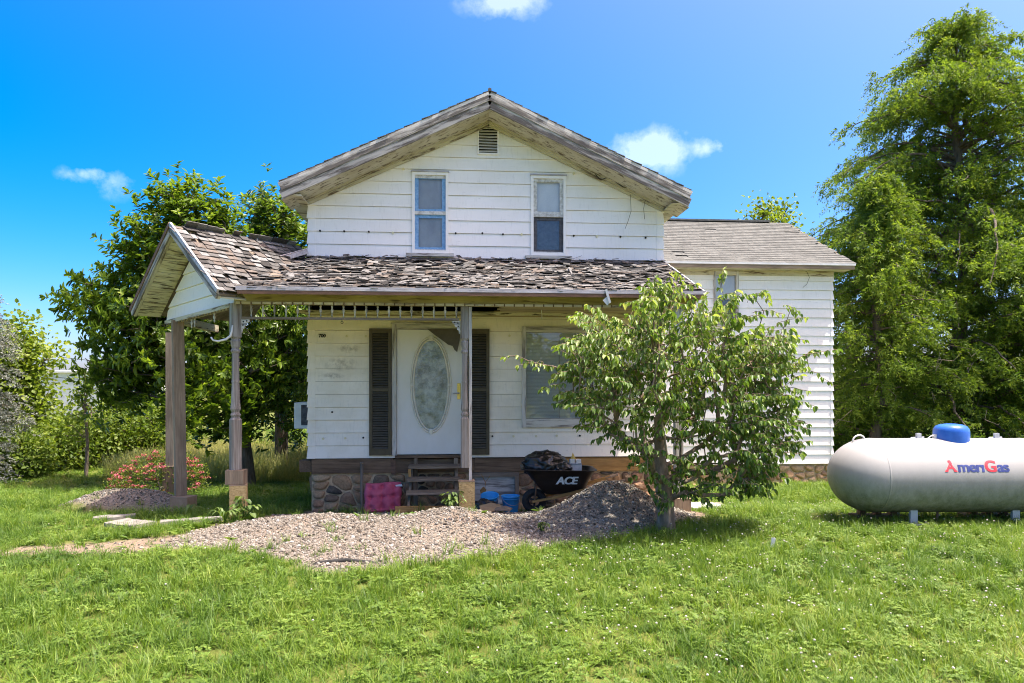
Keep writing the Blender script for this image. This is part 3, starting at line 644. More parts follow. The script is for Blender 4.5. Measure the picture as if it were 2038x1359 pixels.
def voronoi_stones(u0, u1, z0, z1, n, seed, gap, fixed=(), maxn=12, bounds_pad=0.0, asp=1.35):
    r = np.random.default_rng(seed); P = np.column_stack([r.uniform(u0, u1, n), r.uniform(z0, z1, n)]); S = np.array((1, asp))
    if len(fixed): P[:len(fixed)] = fixed
    cells = []
    for it in range(4):
        cells = []; C = []
        for i in range(len(P)):
            poly = [(u0, z0), (u1, z0), (u1, z1), (u0, z1)]
            d = np.linalg.norm((P - P[i]) * S, axis=1)
            for j in np.argsort(d)[1:14]:
                e = (P[j] - P[i]) * S * S; mid = (P[j] + P[i]) / 2; poly = clip_poly(poly, e[0], e[1], e @ mid)
                if len(poly) < 3: break
            cells.append(poly); C.append(np.mean(poly, axis=0) if len(poly) >= 3 else P[i])
        if it < 2: P = P * .45 + np.array(C) * .55
    return cells
def stone_mesh(poly, gap, bulge, v, frame, seed):
    """a field stone from a cell outline: shrunk, rounded and domed"""
    r = random.Random(seed); pts = [Vector((p[0], p[1])) for p in poly]; c = sum(pts, Vector((0, 0))) / len(pts)
    out = []
    for i in range(len(pts)):               # round the corners
        a, b, d = pts[i - 1], pts[i], pts[(i + 1) % len(pts)]
        if (b - a).length < .02: continue
        out += [b + (a - b) * .22, b + (d - b) * .22]
    if len(out) < 4: return None
    size = math.sqrt(sum((p - c).length_squared for p in out) / len(out))
    if size < gap * 2: return None
    k = max(.3, 1 - gap / size); lay = ((k, -.03), (k * .97, .3 * bulge), (k * .78, .85 * bulge), (k * .4, bulge * 1.05))
    mb = MB(); vs = []; n = len(out); tx, tz = r.uniform(-.2, .2), r.uniform(-.2, .2)
    for s, h in lay:
        for p in out:
            q = c + (p - c) * s * (1 + r.uniform(-.035, .035)); hh = h + ((p - c).x * tx + (p - c).y * tz) * .5 * (h > 0)
            vs.append(frame(q.x, q.y, hh + r.uniform(-.006, .006)))
    vs.append(frame(c.x, c.y, bulge * 1.05)); m = len(vs) - 1
    fs = [(l * n + i, l * n + (i + 1) % n, (l + 1) * n + (i + 1) % n, (l + 1) * n + i) for l in range(3) for i in range(n)] + [(3 * n + i, 3 * n + (i + 1) % n, m) for i in range(n)]
    mb.add(vs, fs, None, v); return mb
for i, poly in enumerate(voronoi_stones(HL + .03, HR - .03, -.12, .60, 122, 5, .02)):
    if len(poly) < 3: continue
    cxm = sum(p[0] for p in poly) / len(poly); czm = sum(p[1] for p in poly) / len(poly)
    if .15 < cxm < .92 and czm > 0.0: continue
    mb = stone_mesh(poly, .012, random.uniform(.03, .055), random.choice((0.05, .3, .4, .5, .55, .62, .7, .8, .9)), lambda u, z, h: (u, .05 - h, z), i)
    if mb: mb.build('stone', MATS['fieldstone'], found, smooth=True)
for i, poly in enumerate(voronoi_stones(0.1, 3.5, -.12, .60, 34, 9, .02)):
    if len(poly) < 3: continue
    mb = stone_mesh(poly, .018, random.uniform(.03, .05), random.uniform(.1, .8), lambda u, z, h: (HL + .03 - h, u, z), 300 + i)
    if mb: mb.build('stone', MATS['fieldstone'], found, smooth=True)
# low cellar window with a white painted board
bw = MB(); bw.box((.14, -.02, .545), (.93, .12, .612), jit=.004); bw.box((.14, -.018, .0), (.20, .12, .545)); bw.box((.86, -.018, .0), (.93, .12, .545))
cw = bw.build('cellar_window', MATS['grey_wood'], house)
m_ = MB(); m_.box((.19, .03, .0), (.87, .06, .55)); m_.build('board', MATS['flaking_white'], cw)

# ---- window air conditioner in the left side wall
ac = MB(); ac.box((HL - .37, .55, 1.30), (HL + .02, 1.15, 1.74)); aco = ac.build('air_conditioner', MATS['white_metal'], None, bevel=.015)
tag(aco, 'white box air conditioner sticking out of the left house wall', 'air conditioner')
m_ = MB()
m_.box((HL - .25, .543, 1.36), (HL - .05, .551, 1.70)); m_.build('grille', MATS['curtain_dark'], aco)

# ---- the lower wing at the right
WY, WR, WB, WZ0, WEZ = 3.6, 8.25, 9.4, .29, 4.62
w_ = MB(); prof = [(WY + .13, .2), (WB, .2), (WB, 4.6), (6.4, 6.1), (WY + .13, 4.6)]; n = 5
w_.add([(HR - .05, y, z) for y, z in prof] + [(WR - .02, y, z) for y, z in prof], [tuple(range(n))[::-1], tuple(range(n, 2 * n))] + [(i, (i + 1) % n, (i + 1) % n + n, i + n) for i in range(n)])
wing = w_.build('wing', MATS['dark_void'], house)
W_W = (5.53, 6.09, 3.40, 4.55)
lap_wall(wing, (0, WY, 0), (1, 0, 0), (0, -1, 0), HR, WR, WZ0, 4.66, [W_W], MATS['siding_white'], exp=.2035, back=.1, t1=.028)
lap_wall(wing, (WR, WY, 0), (0, 1, 0), (1, 0, 0), 0.0, WB - WY, WZ0, 6.3, [], MATS['siding_white'], clips=[(.54, 1, 4.66 + .54 * 2.95 + .54 * 2.8 - .05), (-.54, 1, 4.66 - .0)] and [(-.53, 1, 4.62), (.53, 1, 4.62 + .53 * 5.6)], exp=.2035, back=.01, t1=.028)
for k in range(21):
    za = WZ0 + k * .2035; zb = za + .2015; m_ = MB(); q = random.uniform(0, .006)
    m_.add([(WR - .04, WY - .034 - q, za - .003), (WR + .034 + q, WY - .034 - q, za - .003), (WR + .034 + q, WY + .05, za - .003), (WR - .04, WY, za - .003), (WR - .04, WY - .010, zb), (WR + .010, WY - .010, zb), (WR + .010, WY + .05, zb), (WR - .04, WY, zb)], [(3, 2, 1, 0), (4, 5, 6, 7), (0, 1, 5, 4), (1, 2, 6, 5), (2, 3, 7, 6), (3, 0, 4, 7)])
    m_.build('corner_cap', MATS['siding_white'], wing)
x0, x1, z0, z1 = W_W; f_ = MB(); t = .05
f_.box((x0, WY - .05, z0), (x0 + t, WY + .05, z1)); f_.box((x1 - t, WY - .05, z0), (x1, WY + .05, z1)); f_.box((x0 + t, WY - .048, z1 - t), (x1 - t, WY + .05, z1)); f_.box((x0 + t, WY - .048, z0), (x1 - t, WY + .05, z0 + t)); f_.box((x0 + t, WY - .03, 3.93), (x1 - t, WY + .02, 3.97)); f_.box((x0 - .06, WY - .09, z0 - .06), (x1 + .06, WY, z0 - .002))
f_.build('window', MATS['flaking_white'], wing)
m_ = MB(); m_.box((x0 + .03, WY + .005, z0 + .03), (x1 - .03, WY + .009, z1 - .03)); m_.build('pane', MATS['pane_glass'], wing)
for (a, b, mt) in ((3.95, z1, 'curtain_pale'), (z0, 3.95, 'curtain_dark')):
    m_ = MB(); m_.box((x0 + .02, WY + .05, a), (x1 - .02, WY + .055, b)); m_.build('curtain', MATS[mt], wing)
# wing roof
EY, RY, EZ, RZ, RX = 3.25, 6.35, 4.70, 6.33, 8.57
def shingle_field(parent, O, U, V, poly, course, width, mat, name, keep, rnd, matname, lift=.012, thick=.008, loose=0.0, curl=0.0, vfun=None):
    """lapped shingles on a plane; the `keep` nearest are objects, the rest one mesh"""
    O, U, V = Vector(O), Vector(U).normalized(), Vector(V).normalized(); Nn = U.cross(V).normalized()
    us = [p[0] for p in poly]; vs_ = [p[1] for p in poly]; P = np.array(poly); out = []
    nrow = int(math.ceil((max(vs_) - min(vs_)) / course))
    for r_ in range(nrow):
        v0 = min(vs_) + r_ * course; u = min(us) - rnd.uniform(0, width)
        while u < max(us):
            w = width * rnd.uniform(1 - loose * .5, 1 + loose * .6); cu, cv = u + w / 2, v0 + course * .45
            if float(sdist(P, np.array([cu]), np.array([cv]))[0]) > -width * .12:
                a = max(u, min(us) - .02); b = min(u + w, max(us) + .02)
                if b - a > .03 and rnd.random() > loose * .10: out.append((a + .002, b - .002, v0, r_))
            u += w
    objs = []
    for (a, b, v0, r_) in out:
        L = course * (1.32 + loose * rnd.uniform(-.1, .25)); e = [rnd.uniform(-1, 1) for _ in range(8)]
        lift1 = lift + curl * max(0, rnd.gauss(.25, .5)); j = loose * .018
        c0 = O + U * (a + e[0] * j) + V * (v0 + e[1] * j) + Nn * (lift1 + curl * .5 * abs(e[6])); c1 = O + U * (b + e[2] * j) + V * (v0 + e[3] * j) + Nn * (lift1 + curl * .5 * abs(e[7]))
        c2 = O + U * (b + e[4] * j) + V * (v0 + L) + Nn * .001; c3 = O + U * (a + e[5] * j) + V * (v0 + L) + Nn * .001
        top = [c0, c1, c2, c3]; bot = [p - Nn * thick for p in top]
        vv = vfun((a + b) / 2, v0) if vfun else rnd.random()
        objs.append((top + bot, min(1, max(0, vv)), (c0 - Vector(CAM)).length))
    fc = [(0, 1, 2, 3), (7, 6, 5, 4), (0, 4, 5, 1), (1, 5, 6, 2), (2, 6, 7, 3), (3, 7, 4, 0)]
    order = sorted(range(len(objs)), key=lambda i: objs[i][2]); rest = MB()
    for k, i in enumerate(order):
        if k < keep: m_ = MB(); m_.add(objs[i][0], fc, None, objs[i][1]); m_.build(name, MATS[matname], parent)
        else: rest.add(objs[i][0], fc, None, objs[i][1])
    if rest.V: rest.build(name + '_field', MATS[matname], parent)['kind'] = 'stuff'
r_ = MB(); sv = Vector((0, RY - EY, RZ - EZ)); svn = sv.normalized(); nv = Vector((0, -sv.z, sv.y)).normalized()
r_.prism([(HR - .0, EY, EZ - .012), (RX, EY, EZ - .012), (RX, RY, RZ - .012), (HR, RY, RZ - .012)], nv, .03)
nb = Vector((0, sv.z, sv.y)).normalized()
r_.prism([(HR, RY, RZ - .012), (RX, RY, RZ - .012), (RX, 2 * RY - EY, EZ - .012), (HR, 2 * RY - EY, EZ - .012)], nb, .03)
wroof = r_.build('wing_roof', MATS['wing_shingle'], house)
shingle_field(wroof, (HR, EY - .02, EZ - .01), (1, 0, 0), sv, [(0, 0), (RX - HR + .02, 0), (RX - HR + .02, sv.length), (0, sv.length)], .145, .27, None, 'shingle', 300, random.Random(4), 'wing_shingle', lift=.012, thick=.006, loose=.12)
m_ = MB(); m_.box((HR + .05, RY - .09, RZ + .0), (RX - .5, RY + .09, RZ + .045)); m_.build('ridge_vent', MATS['wing_shingle'], wroof)
m_ = MB(); m_.box((HR, EY - .03, EZ - .05), (RX + .01, EY - .012, EZ - .005)); m_.build('drip_edge', MATS['white_metal'], wroof)
m_ = MB(); m_.box((HR + .25, EY - .008, EZ - .13), (RX, EY + .015, EZ - .052), jit=.003); m_.build('fascia', MATS['tan_wood'], wroof)
m_ = MB(); m_.box((HR + .2, EY + .016, EZ - .125), (RX - .02, WY + .05, EZ - .105)); m_.build('soffit', MATS['flaking_cream'], wroof)
m_ = MB(); m_.box((HR + .1, WY - .045, EZ - .235), (WR + .02, WY - .0, EZ - .126)); m_.build('frieze', MATS['flaking_cream'], wroof)
m_ = MB(); m_.beam((RX - .012, EY, EZ - .07), (RX - .012, RY, RZ - .07), .12, .022, up=nv); m_.beam((RX - .012, RY, RZ - .07), (RX - .012, 2 * RY - EY, EZ - .07), .12, .022, up=nb); m_.build('rake_board', MATS['tan_wood'], wroof)
m_ = MB(); m_.tube([tuple(aty(px, py, WY - .05)) for px, py in ((1575, 527), (1590, 532), (1606, 541), (1611, 552), (1606, 565), (1598, 572))], .004, 5); m_.build('loose_wire', MATS['dark_void'], wroof)
m_ = MB(); m_.box((HR, WY + .05, -.6), (WR - .03, WY + .4, WZ0)); m_.box((WR - .4, WY + .4, -.6), (WR - .03, WB, WZ0)); wf = m_.build('wing_foundation', MATS['mortar'], house)
for i, poly in enumerate(voronoi_stones(HR, WR - .03, -.32, WZ0 - .02, 62, 15, .02)):
    if len(poly) < 3: continue
    mb = stone_mesh(poly, .013, random.uniform(.03, .06), random.uniform(.5, 1.0), lambda u, z, h: (u, WY + .05 - h, z), 500 + i)
    if mb: mb.build('stone', MATS['fieldstone'], wf, smooth=True)

# ------------------------------------------------------------------ the porch
Q = math.sqrt(.5); dv = Vector((Q, Q, 0)); ev = Vector((Q, -Q, 0))       # into the house / along the corner gable to the right
FR = random.Random(21)
PY, PZ, EYP, EZP = -1.7, 3.11, -2.05, 3.285
# front slope
fsv = Vector((0, -EYP, 4.10 - EZP)); fn = Vector((0, -fsv.z, fsv.y)).normalized()
XR = HR - .02
m_ = MB(); m_.prism([(-2.93, EYP, EZP - .03), (XR, EYP, EZP - .03), (XR, -.03, 4.07), (HL - .02, -.03, 4.07)], fn, .03); proof = m_.build('porch_roof', MATS['grey_wood'], house)
def vfront(u, v):
    x = u - 2.95; s = FR.random()
    if x < -.2 and FR.random() < .55: return FR.choice((.02, .12, .3, .45, .55, .62, .8, .9, .6))
    if v > 1.7 and FR.random() < .4: return FR.uniform(.6, 1.0)
    return FR.choice((.2, .32, .4, .45, .5, .55, .6, .62, .66, .68, .7, .8))
shingle_field(proof, (-2.95, EYP - .03, EZP - .02), (1, 0, 0), fsv, [(0.02, 0), (XR + 2.97, 0), (XR + 2.97, fsv.length - .02), (.52, fsv.length - .02)], .096, .15, None, 'shingle', 170, FR, 'porch_shingle', lift=.009, thick=.005, loose=.8, curl=.016, vfun=vfront)
# loose flakes and splinters lying on the front slope
deb = MB()
for k in range(520):
    u = FR.uniform(.1, XR + 2.8); v = FR.uniform(.04, fsv.length - .05); big = FR.random()
    if u < .1 + v * .25: continue
    p = Vector((-2.95 + u, EYP, EZP)) + fsv.normalized() * v + fn * FR.uniform(.022, .038)
    an = FR.gauss(0, .5); a = Vector((math.cos(an), 0, 0)) + fsv.normalized() * math.sin(an); b = fn.cross(a).normalized()
    L, W = (FR.uniform(.06, .20), FR.uniform(.02, .08)) if big < .85 else (FR.uniform(.2, .42), FR.uniform(.015, .03))
    tl = FR.uniform(-.25, .25); a = (a + fn * tl).normalized(); b = (b + fn * FR.uniform(-.3, .3)).normalized()
    t = [p - a * L / 2 - b * W / 2, p + a * L / 2 * FR.uniform(.7, 1) - b * W / 2, p + a * L / 2 + b * W / 2 * FR.uniform(.4, 1), p - a * L / 2 * FR.uniform(.6, 1) + b * W / 2]
    deb.add(t + [q - fn * .004 for q in t], [(0, 1, 2, 3), (7, 6, 5, 4), (0, 4, 5, 1), (1, 5, 6, 2), (2, 6, 7, 3), (3, 7, 4, 0)], None, FR.choice((.05, .2, .4, .5, .62, .68, .7, .84, 1.0)))
deb.build('shingle_flakes', MATS['porch_shingle'], proof)['kind'] = 'stuff'
# corner gable: front apex FA, ridge runs along dv
FA = Vector((-4.05, -1.25, 4.27)); GS = .76; GSL = .79; HWD = 1.40; RL = 2.02
TR = FA + ev * HWD - Vector((0, 0, GS * HWD)); TL = FA - ev * HWD - Vector((0, 0, GSL * HWD))
nR = dv.cross(Vector((-Q, Q, GS))).normalized(); nL = (-dv).cross(Vector((Q, -Q, GSL))).normalized()
m_ = MB(); m_.prism([FA - nR * .03, TR - nR * .03, Vector((-2.9, -2.03, 3.215)) - nR * .03, Vector((-2.45, -.02, 4.05)) - nR * .03, FA + dv * RL - nR * .03], nR, .03); gr = m_.build('corner_gable_roof', MATS['grey_wood'], house)
m_ = MB(); m_.prism([FA - nL * .03, FA + dv * (RL - .1) - nL * .03, TL + dv * (RL - .1) - nL * .03, TL - nL * .03], nL, .03); gl = m_.build('corner_gable_roof', MATS['grey_wood'], house)
vr = lambda u, v: FR.choice((.1, .22, .3, .38, .45, .5, .6, .68, .8, .88, .95)) if v < 1.2 else FR.choice((.15, .3, .45, .6, .66, .8))
slr = Vector((-Q, Q, GS)); lr = HWD * math.sqrt(1 + GS * GS)
shingle_field(gr, TR - dv * .02, dv, slr, [(0, 0), (.26, 0), (2.05, lr * .80), (RL + .03, lr), (0, lr)], .115, .12, None, 'shingle', 95, FR, 'porch_shingle', lift=.013, thick=.01, loose=.75, curl=.016, vfun=vr)
ll = HWD * math.sqrt(1 + GSL * GSL)
shingle_field(gl, TL + dv * (RL - .1), -dv, Vector((Q, -Q, GSL)), [(0, 0), (RL - .1, 0), (RL - .1, ll), (0, ll)], .115, .12, None, 'shingle', 35, FR, 'porch_shingle', lift=.013, thick=.01, loose=.75, curl=.016, vfun=vr)
# curled-up valley flashing
m_ = MB(); a = Vector((-3.02, -.72, 3.80)); b = Vector((-2.47, -.08, 4.14)); s_ = (b - a).normalized().cross(Vector((0, 0, 1)))
m_.beam(a + Vector((0, 0, .03)), b + Vector((0, 0, .02)), .012, .13, up=Vector((-.5, .1, 1))); m_.beam(a + s_ * .06 + Vector((0, 0, -.0)), b + s_ * .06, .07, .012); m_.build('valley_flashing', MATS['drip_metal'], gr)
# rake trim of the corner gable
for (T, n_, root, mt) in ((TR, nR, gr, 'drip_metal'), (TL, nL, gl, 'rust_metal')):
    m_ = MB(); m_.beam(FA - dv * .012 + n_ * .005, T - dv * .012 + n_ * .005, .055, .03, up=n_); m_.build('drip_edge', MATS[mt], root)
    m_ = MB(); m_.beam(FA - dv * .0 - n_ * .065, T - dv * .0 - n_ * .065, .085, .03, up=n_); m_.build('rake_board', MATS['rake_weathered'], root)
    m_ = MB(); m_.beam(FA + dv * .03 - n_ * .09, T + dv * .03 - n_ * .09, .045, .04, up=n_); m_.build('rake_moulding', MATS['flaking_cream'], root)
    dn = (T - FA).normalized(); nb_ = 15; L = (T - FA).length
    for k in range(nb_):
        p = FA + dn * (L * (k + .5) / nb_) - n_ * (.085 + FR.uniform(0, .006)); m_ = MB()
        m_.beam(p + dv * .04, p + dv * .40, .012, L / nb_ - .006, up=n_); m_.build('soffit_board', MATS['soffit_boards'], root)
# lapped gable end
GM = Vector((-3.765, -.965, 0)); Ug = Vector((Q, -Q, .052))
lap_wall(gl, GM, Ug, -dv, -1.05, 1.05, 3.055, 4.2, [], MATS['siding_white'], clips=[(GS + .03, 1, 4.12), (-(GSL + .07), 1, 4.12)], exp=.212, back=.03, t1=.03)
m_ = MB(); m_.beam(GM - ev * 1.02 + Vector((0, 0, 2.985)) - dv * .02, GM + ev * 1.02 + Vector((0, 0, 3.09)) - dv * .02, .055, .10); m_.build('gable_beam', MATS['flaking_cream'], house)
for k in range(22):                                   # little bead row under the gable
    t = -1 + 2 * (k + .5) / 22; p = GM + ev * 1.0 * t + Vector((0, 0, 3.037 + .053 * t - .036)) - dv * .06; m_ = MB(); m_.lathe([(.003, p.z - .014), (.010, p.z - .006), (.010, p.z + .006), (.003, p.z + .014)], (p.x, p.y), 6); m_.build('bead', MATS['grey_wood'], house)
# side slope running back along the left wall
m_ = MB(); sn = Vector((-.815, 0, 2.05)).normalized()
m_.prism([(-4.55, 1.3, 3.22), (-4.55, .35, 3.22), (HL, .1, 4.07), (HL, 1.3, 4.07)], sn, .04); sroof = m_.build('side_porch_roof', MATS['porch_shingle'], house)
m_ = MB(); m_.box((-4.45, -.2, 2.98), (-4.35, 1.5, 3.10)); m_.build('side_beam', MATS['flaking_cream'], house)
# eave: drip edge, fascia, soffit, beam
m_ = MB(); m_.beam((-2.90, EYP - .036, EZP - .012), (XR, EYP - .036, EZP - .012), .05, .012); m_.build('drip_edge', MATS['drip_metal'], proof)
m_ = MB(); m_.beam((-2.88, EYP - .028, EZP - .062), (XR, EYP - .028, EZP - .062), .045, .018); m_.build('fascia', MATS['rust_metal'], proof)
m_ = MB(); m_.add([(-2.86, EYP - .02, EZP - .085), (XR, EYP - .02, EZP - .085), (XR, PY - .07, EZP - .05), (-2.7, PY - .07, EZP - .05), (-2.86, EYP - .02, EZP - .07), (XR, EYP - .02, EZP - .07), (XR, PY - .07, EZP - .03), (-2.7, PY - .07, EZP - .03)], [(0, 1, 2, 3), (7, 6, 5, 4), (0, 4, 5, 1), (1, 5, 6, 2), (2, 6, 7, 3), (3, 7, 4, 0)], [(x + 3, y, z) for x, y, z in [(-2.86, EYP, EZP), (XR, EYP, EZP), (XR, PY, EZP), (-2.7, PY, EZP)] * 2]); m_.build('soffit', MATS['flaking_olive'], proof)
m_ = MB(); m_.beam((-3.0, PY, 3.185), (XR - .03, PY, 3.178), .145, .13); m_.build('porch_beam', MATS['flaking_olive'], house)
m_ = MB(); m_.beam((-3.0, PY - .075, 3.122), (XR - .03, PY - .075, 3.114), .03, .02); m_.build('bead_moulding', MATS['flaking_cream'], house)
for k in range(46):
    x = -2.93 + k * .135; m_ = MB(); m_.box((x - .008, PY - .095, 3.098), (x + .008, PY - .084, 3.135)); m_.build('dentil', MATS['dark_beam'], house)
# broken ceiling: boards near the wall, black gap over the front
m_ = MB(); m_.box((HL - .03, -.02, 3.30), (XR, PY + .1, 3.32)); m_.build('attic_void', MATS['dark_void'], house)  # near-black sheet paints in the unlit attic above the gap
for k in range(6):
    y = -.02 - k * .118; x1 = XR - .02; m_ = MB(); m_.box((HL - .02, y - .114, 3.135 + FR.uniform(0, .006)), (x1, y, 3.15)); m_.build('ceiling_board', MATS['flaking_olive'], house)
for k in range(7):
    y = -.74 - k * .118; m_ = MB(); m_.box((.48 + FR.uniform(0, .12), y - .114, 3.128), (XR - .02, y, 3.145)); m_.build('ceiling_board', MATS['flaking_olive'], house)
m_ = MB(); m_.box((HL - .02, -.80, 3.085), (XR - .03, -.735, 3.134), jit=.008); m_.build('rotten_trim', MATS['soffit_boards'], house)
m_ = MB(); m_.beam((XR - .03, PY, 3.185), (XR - .03, -.03, 3.185), .145, .07); m_.build('end_beam', MATS['flaking_cream'], house)
m_ = MB(); m_.prism([(XR - .005, PY - .3, 3.20), (XR - .005, -.03, 3.20), (XR - .005, -.03, 4.05), (XR - .005, EYP + .02, 3.24)], (1, 0, 0), .02); m_.build('end_board', MATS['flaking_white'], proof)
m_ = MB(); m_.beam(Vector((XR + .012, EYP, EZP - .02)), Vector((XR + .012, -.02, 4.08)), .05, .02, up=fn); m_.build('drip_edge', MATS['flaking_white'], proof)
# hanging scrap of gutter
m_ = MB(); m_.beam((1.92, EYP - .05, 3.30), (1.97, EYP - .06, 3.12), .03, .06); m_.beam((1.90, EYP - .055, 3.18), (1.96, EYP - .06, 3.11), .07, .012); m_.build('gutter_scrap', MATS['white_metal'], house)
# posts
def turned(x, y, z0, z1, mat, rot=0.0, r=.058):
    h = z1 - z0; S = lambda f: z0 + h * f
    pr = [(r, z0, 1), (r, S(.30), 1), (r * .8, S(.315)), (r * 1.0, S(.33)), (r * .72, S(.345)), (r * 1.0, S(.365)), (r * .86, S(.40)), (r * .72, S(.52)), (r * .80, S(.53)), (r * .72, S(.54)), (r * .68, S(.70)), (r * .95, S(.715)), (r * .7, S(.73)), (r * .86, S(.75)), (r * .98, S(.775)), (r * .75, S(.785)), (r, S(.80), 1), (r, z1, 1)]
    m = MB(); m.lathe(pr, (x, y), 16, rot=rot); return m.build('porch_post', MATS[mat], house)
pA = turned(-3.025, PY, .895, 3.115, 'post_weathered', rot=R(38), r=.068)
pB = turned(.04, PY, .895, 3.11, 'post_weathered', r=.056)
m_ = MB(); m_.box((.098, PY - .03, .722), (.138, PY + .04, 3.10)); m_.build('porch_post', MATS['flaking_white'], house)
m_ = MB(); m_.beam((-4.215, -.50, .37), (-4.26, -.50, 3.0), .09, .155, up=Vector((.6, -.75, 0))); m_.build('porch_post', MATS['tan_wood'], house)
pc = at(340, 930, 12.6); m_ = MB(); m_.box((pc[0] - .07, pc[1] - .06, .55), (pc[0] + .06, pc[1] + .06, 3.0)); m_.build('porch_post', MATS['grey_wood'], house)
m_ = MB(); m_.box((2.98, PY - .05, .45), (3.09, PY + .06, 3.11)); m_.build('porch_post', MATS['flaking_white'], house)
# spindle frieze and scrolled brackets
m_ = MB(); m_.beam((-2.96, PY, 2.925), (-.04, PY, 2.925), .032, .045); rail = m_.build('frieze_rail', MATS['grey_wood'], house)
def spindle(x, z0=2.941, z1=3.112, y=PY):
    h = z1 - z0; m = MB(); m.lathe([(.006, z0), (.011, z0 + h * .15), (.007, z0 + h * .3), (.017, z0 + h * .45), (.019, z0 + h * .6), (.009, z0 + h * .72), (.016, z0 + h * .85), (.008, z1)], (x, y), 7); return m.build('spindle', MATS['flaking_white'], house, smooth=True)
for k in range(19): spindle(-2.82 + k * .1525)
for t, zz in ((-.25, 2.86), (-.15, 2.87), (.45, 2.90)):
    p = GM + ev * t; spindle(p.x, zz, zz + .14, p.y)
def scroll(x, s):
    m = MB(); z = 2.905
    pts = [(0, 0), (.115, 0), (.11, -.03), (.085, -.045), (.075, -.075), (.05, -.085), (.045, -.12), (.025, -.13), (.02, -.17), (0, -.18)]
    m.prism([(x + s * a, PY - .012, z + b) for a, b in pts], (0, -1, 0), .024); m.build('bracket', MATS['flaking_white'], house)
    for a, b in ((.035, -.03), (.08, -.02), (.03, -.075)):
        q = MB(); q.tube([(x + s * a, PY - .014, z + b), (x + s * a, PY + .014, z + b)], .011, 8); q.build('bracket_hole', MATS['dark_void'], house)
scroll(-2.955, 1); scroll(-.02, -1)
# white plant hook on the corner post, small screw eye on the rail
m_ = MB(); h = [aty(px, py, PY - .08) for px, py in ((463, 647), (461, 660), (459, 668), (450, 675), (434, 679), (424, 677), (420, 671))]
m_.tube([tuple(p) for p in h], [.010, .012, .016, .016, .013, .012, .012], 8); m_.build('plant_hook', MATS['white_metal'], house, smooth=True)
m_ = MB(); c_ = (-1.62, PY - .0, 2.875); m_.tube([(c_[0] + .016 * math.cos(t * .7854), c_[1], c_[2] + .016 * math.sin(t * .7854)) for t in range(9)], .004, 5, caps=False); m_.tube([(c_[0], c_[1], c_[2] + .016), (c_[0], c_[1], 2.912)], .004, 5); m_.build('screw_eye', MATS['dark_void'], house)
m_ = MB(); m_.tube([(1.16, -1.16, 3.13), (1.17, -1.16, 3.05), (1.165, -1.16, 2.99)], .006, 5); m_.build('ceiling_hook', MATS['white_metal'], house)
# ------------------------------------------------------------------ makeshift piers under the posts
def gz(x, y): return float(height(x, y))
def pier(name, x, y, w, d, z0, z1, mat, label, rz=0.0, cat='pier'):
    o = empty(name, (x, y, z0), label, cat, 'makeshift piers under the porch posts', rz=rz)
    m = MB(); m.box((-w / 2, -d / 2, 0), (w / 2, d / 2, z1 - z0), long=2, jit=.003); m.build('side_panels', MATS[mat], o, local=True, bevel=.004)
    m = MB(); m.box((-w / 2 - .003, -d / 2 - .003, z1 - z0 - .001), (w / 2 + .003, d / 2 + .003, z1 - z0 + .010)); m.build('top_board', MATS['tan_wood'], o, local=True)
    return o
pier('chipboard_pier', -2.985, PY, .215, .215, gz(-2.985, PY) - .05, .690, 'osb', 'tall chipboard box pier under the left front porch post', R(12))
b_ = MB(); b_.box((-3.135, PY - .09, .702), (-3.03, PY + .09, .893)); b_.box((-3.028, PY - .095, .702), (-2.895, PY + .09, .892)); wb = b_.build('wood_blocks', MATS['tan_wood'], None, bevel=.004)
tag(wb, 'two short sawn wood blocks between chipboard pier and left front post', 'blocks')
pier('chipboard_pier', .065, PY, .215, .2, gz(.065, PY) - .1, .712, 'osb', 'chipboard box pier beside the steps below the middle post', R(0))
pier('brown_pier', -4.15, -.55, .28, .24, gz(-4.15, -.52) - .04, .358, 'brown_block', 'low brown block under the bare square leftmost post', R(-14))
pier('brown_pier', pc[0], pc[1], .22, .2, gz(pc[0], pc[1]) - .04, .538, 'dark_beam', 'dark pier behind the pink flowering shrub under the rear post', 0)
pier('brown_pier', 3.06, PY - .02, .24, .2, gz(3.06, PY) - .05, .438, 'tan_wood', 'wood pier beside the small tree trunk at the right porch end', 0)

# ------------------------------------------------------------------ things in the yard
mat_simple('tank_paint_', ((0.3, (0.44, 0.44, 0.43)), (0.7, (0.55, 0.55, 0.54))), 5, rough=.4)
def mat_tank():
    m, nt = new_mat('tank_paint')
    g = N(nt, 'ShaderNodeNewGeometry'); sx = N(nt, 'ShaderNodeSeparateXYZ'); nt.links.new(g.outputs['Position'], sx.inputs[0])
    n = noise(nt, coords(nt, 'pos', (10, 10, 5)), 8, .72); n2 = noise(nt, coords(nt, 'pos', (70, 70, 40)), 5, .7)
    # algae grows up from the damp underside: a stain with a ragged edge
    h = N(nt, 'ShaderNodeMapRange'); h.inputs['From Min'].default_value = .40; h.inputs['From Max'].default_value = .98; h.inputs['To Min'].default_value = .95; h.inputs['To Max'].default_value = 0.0; nt.links.new(sx.outputs['Z'], h.inputs['Value'])
    mm = N(nt, 'ShaderNodeMath', operation='MULTIPLY'); nt.links.new(h.outputs[0], mm.inputs[0]); nt.links.new(ramp(nt, n, ((0.3, .35), (0.65, 1.15))).outputs[0], mm.inputs[1])
    c = mixc(nt, ramp(nt, n, ((.4, 0.0), (.75, .25))).outputs[0], (.35, .345, .335), (.27, .268, .255))
    c = mixc(nt, mm.outputs[0], c, ramp(nt, n2, ((.3, (.04, .05, .018)), (.7, (.15, .17, .08)))).outputs[0])
    c = mixc(nt, ramp(nt, n2, ((.70, 0.0), (.76, .8))).outputs[0], c, (.16, .15, .13))
    finish(nt, c, .55, n2, .003, .2, .3)
mat_tank()
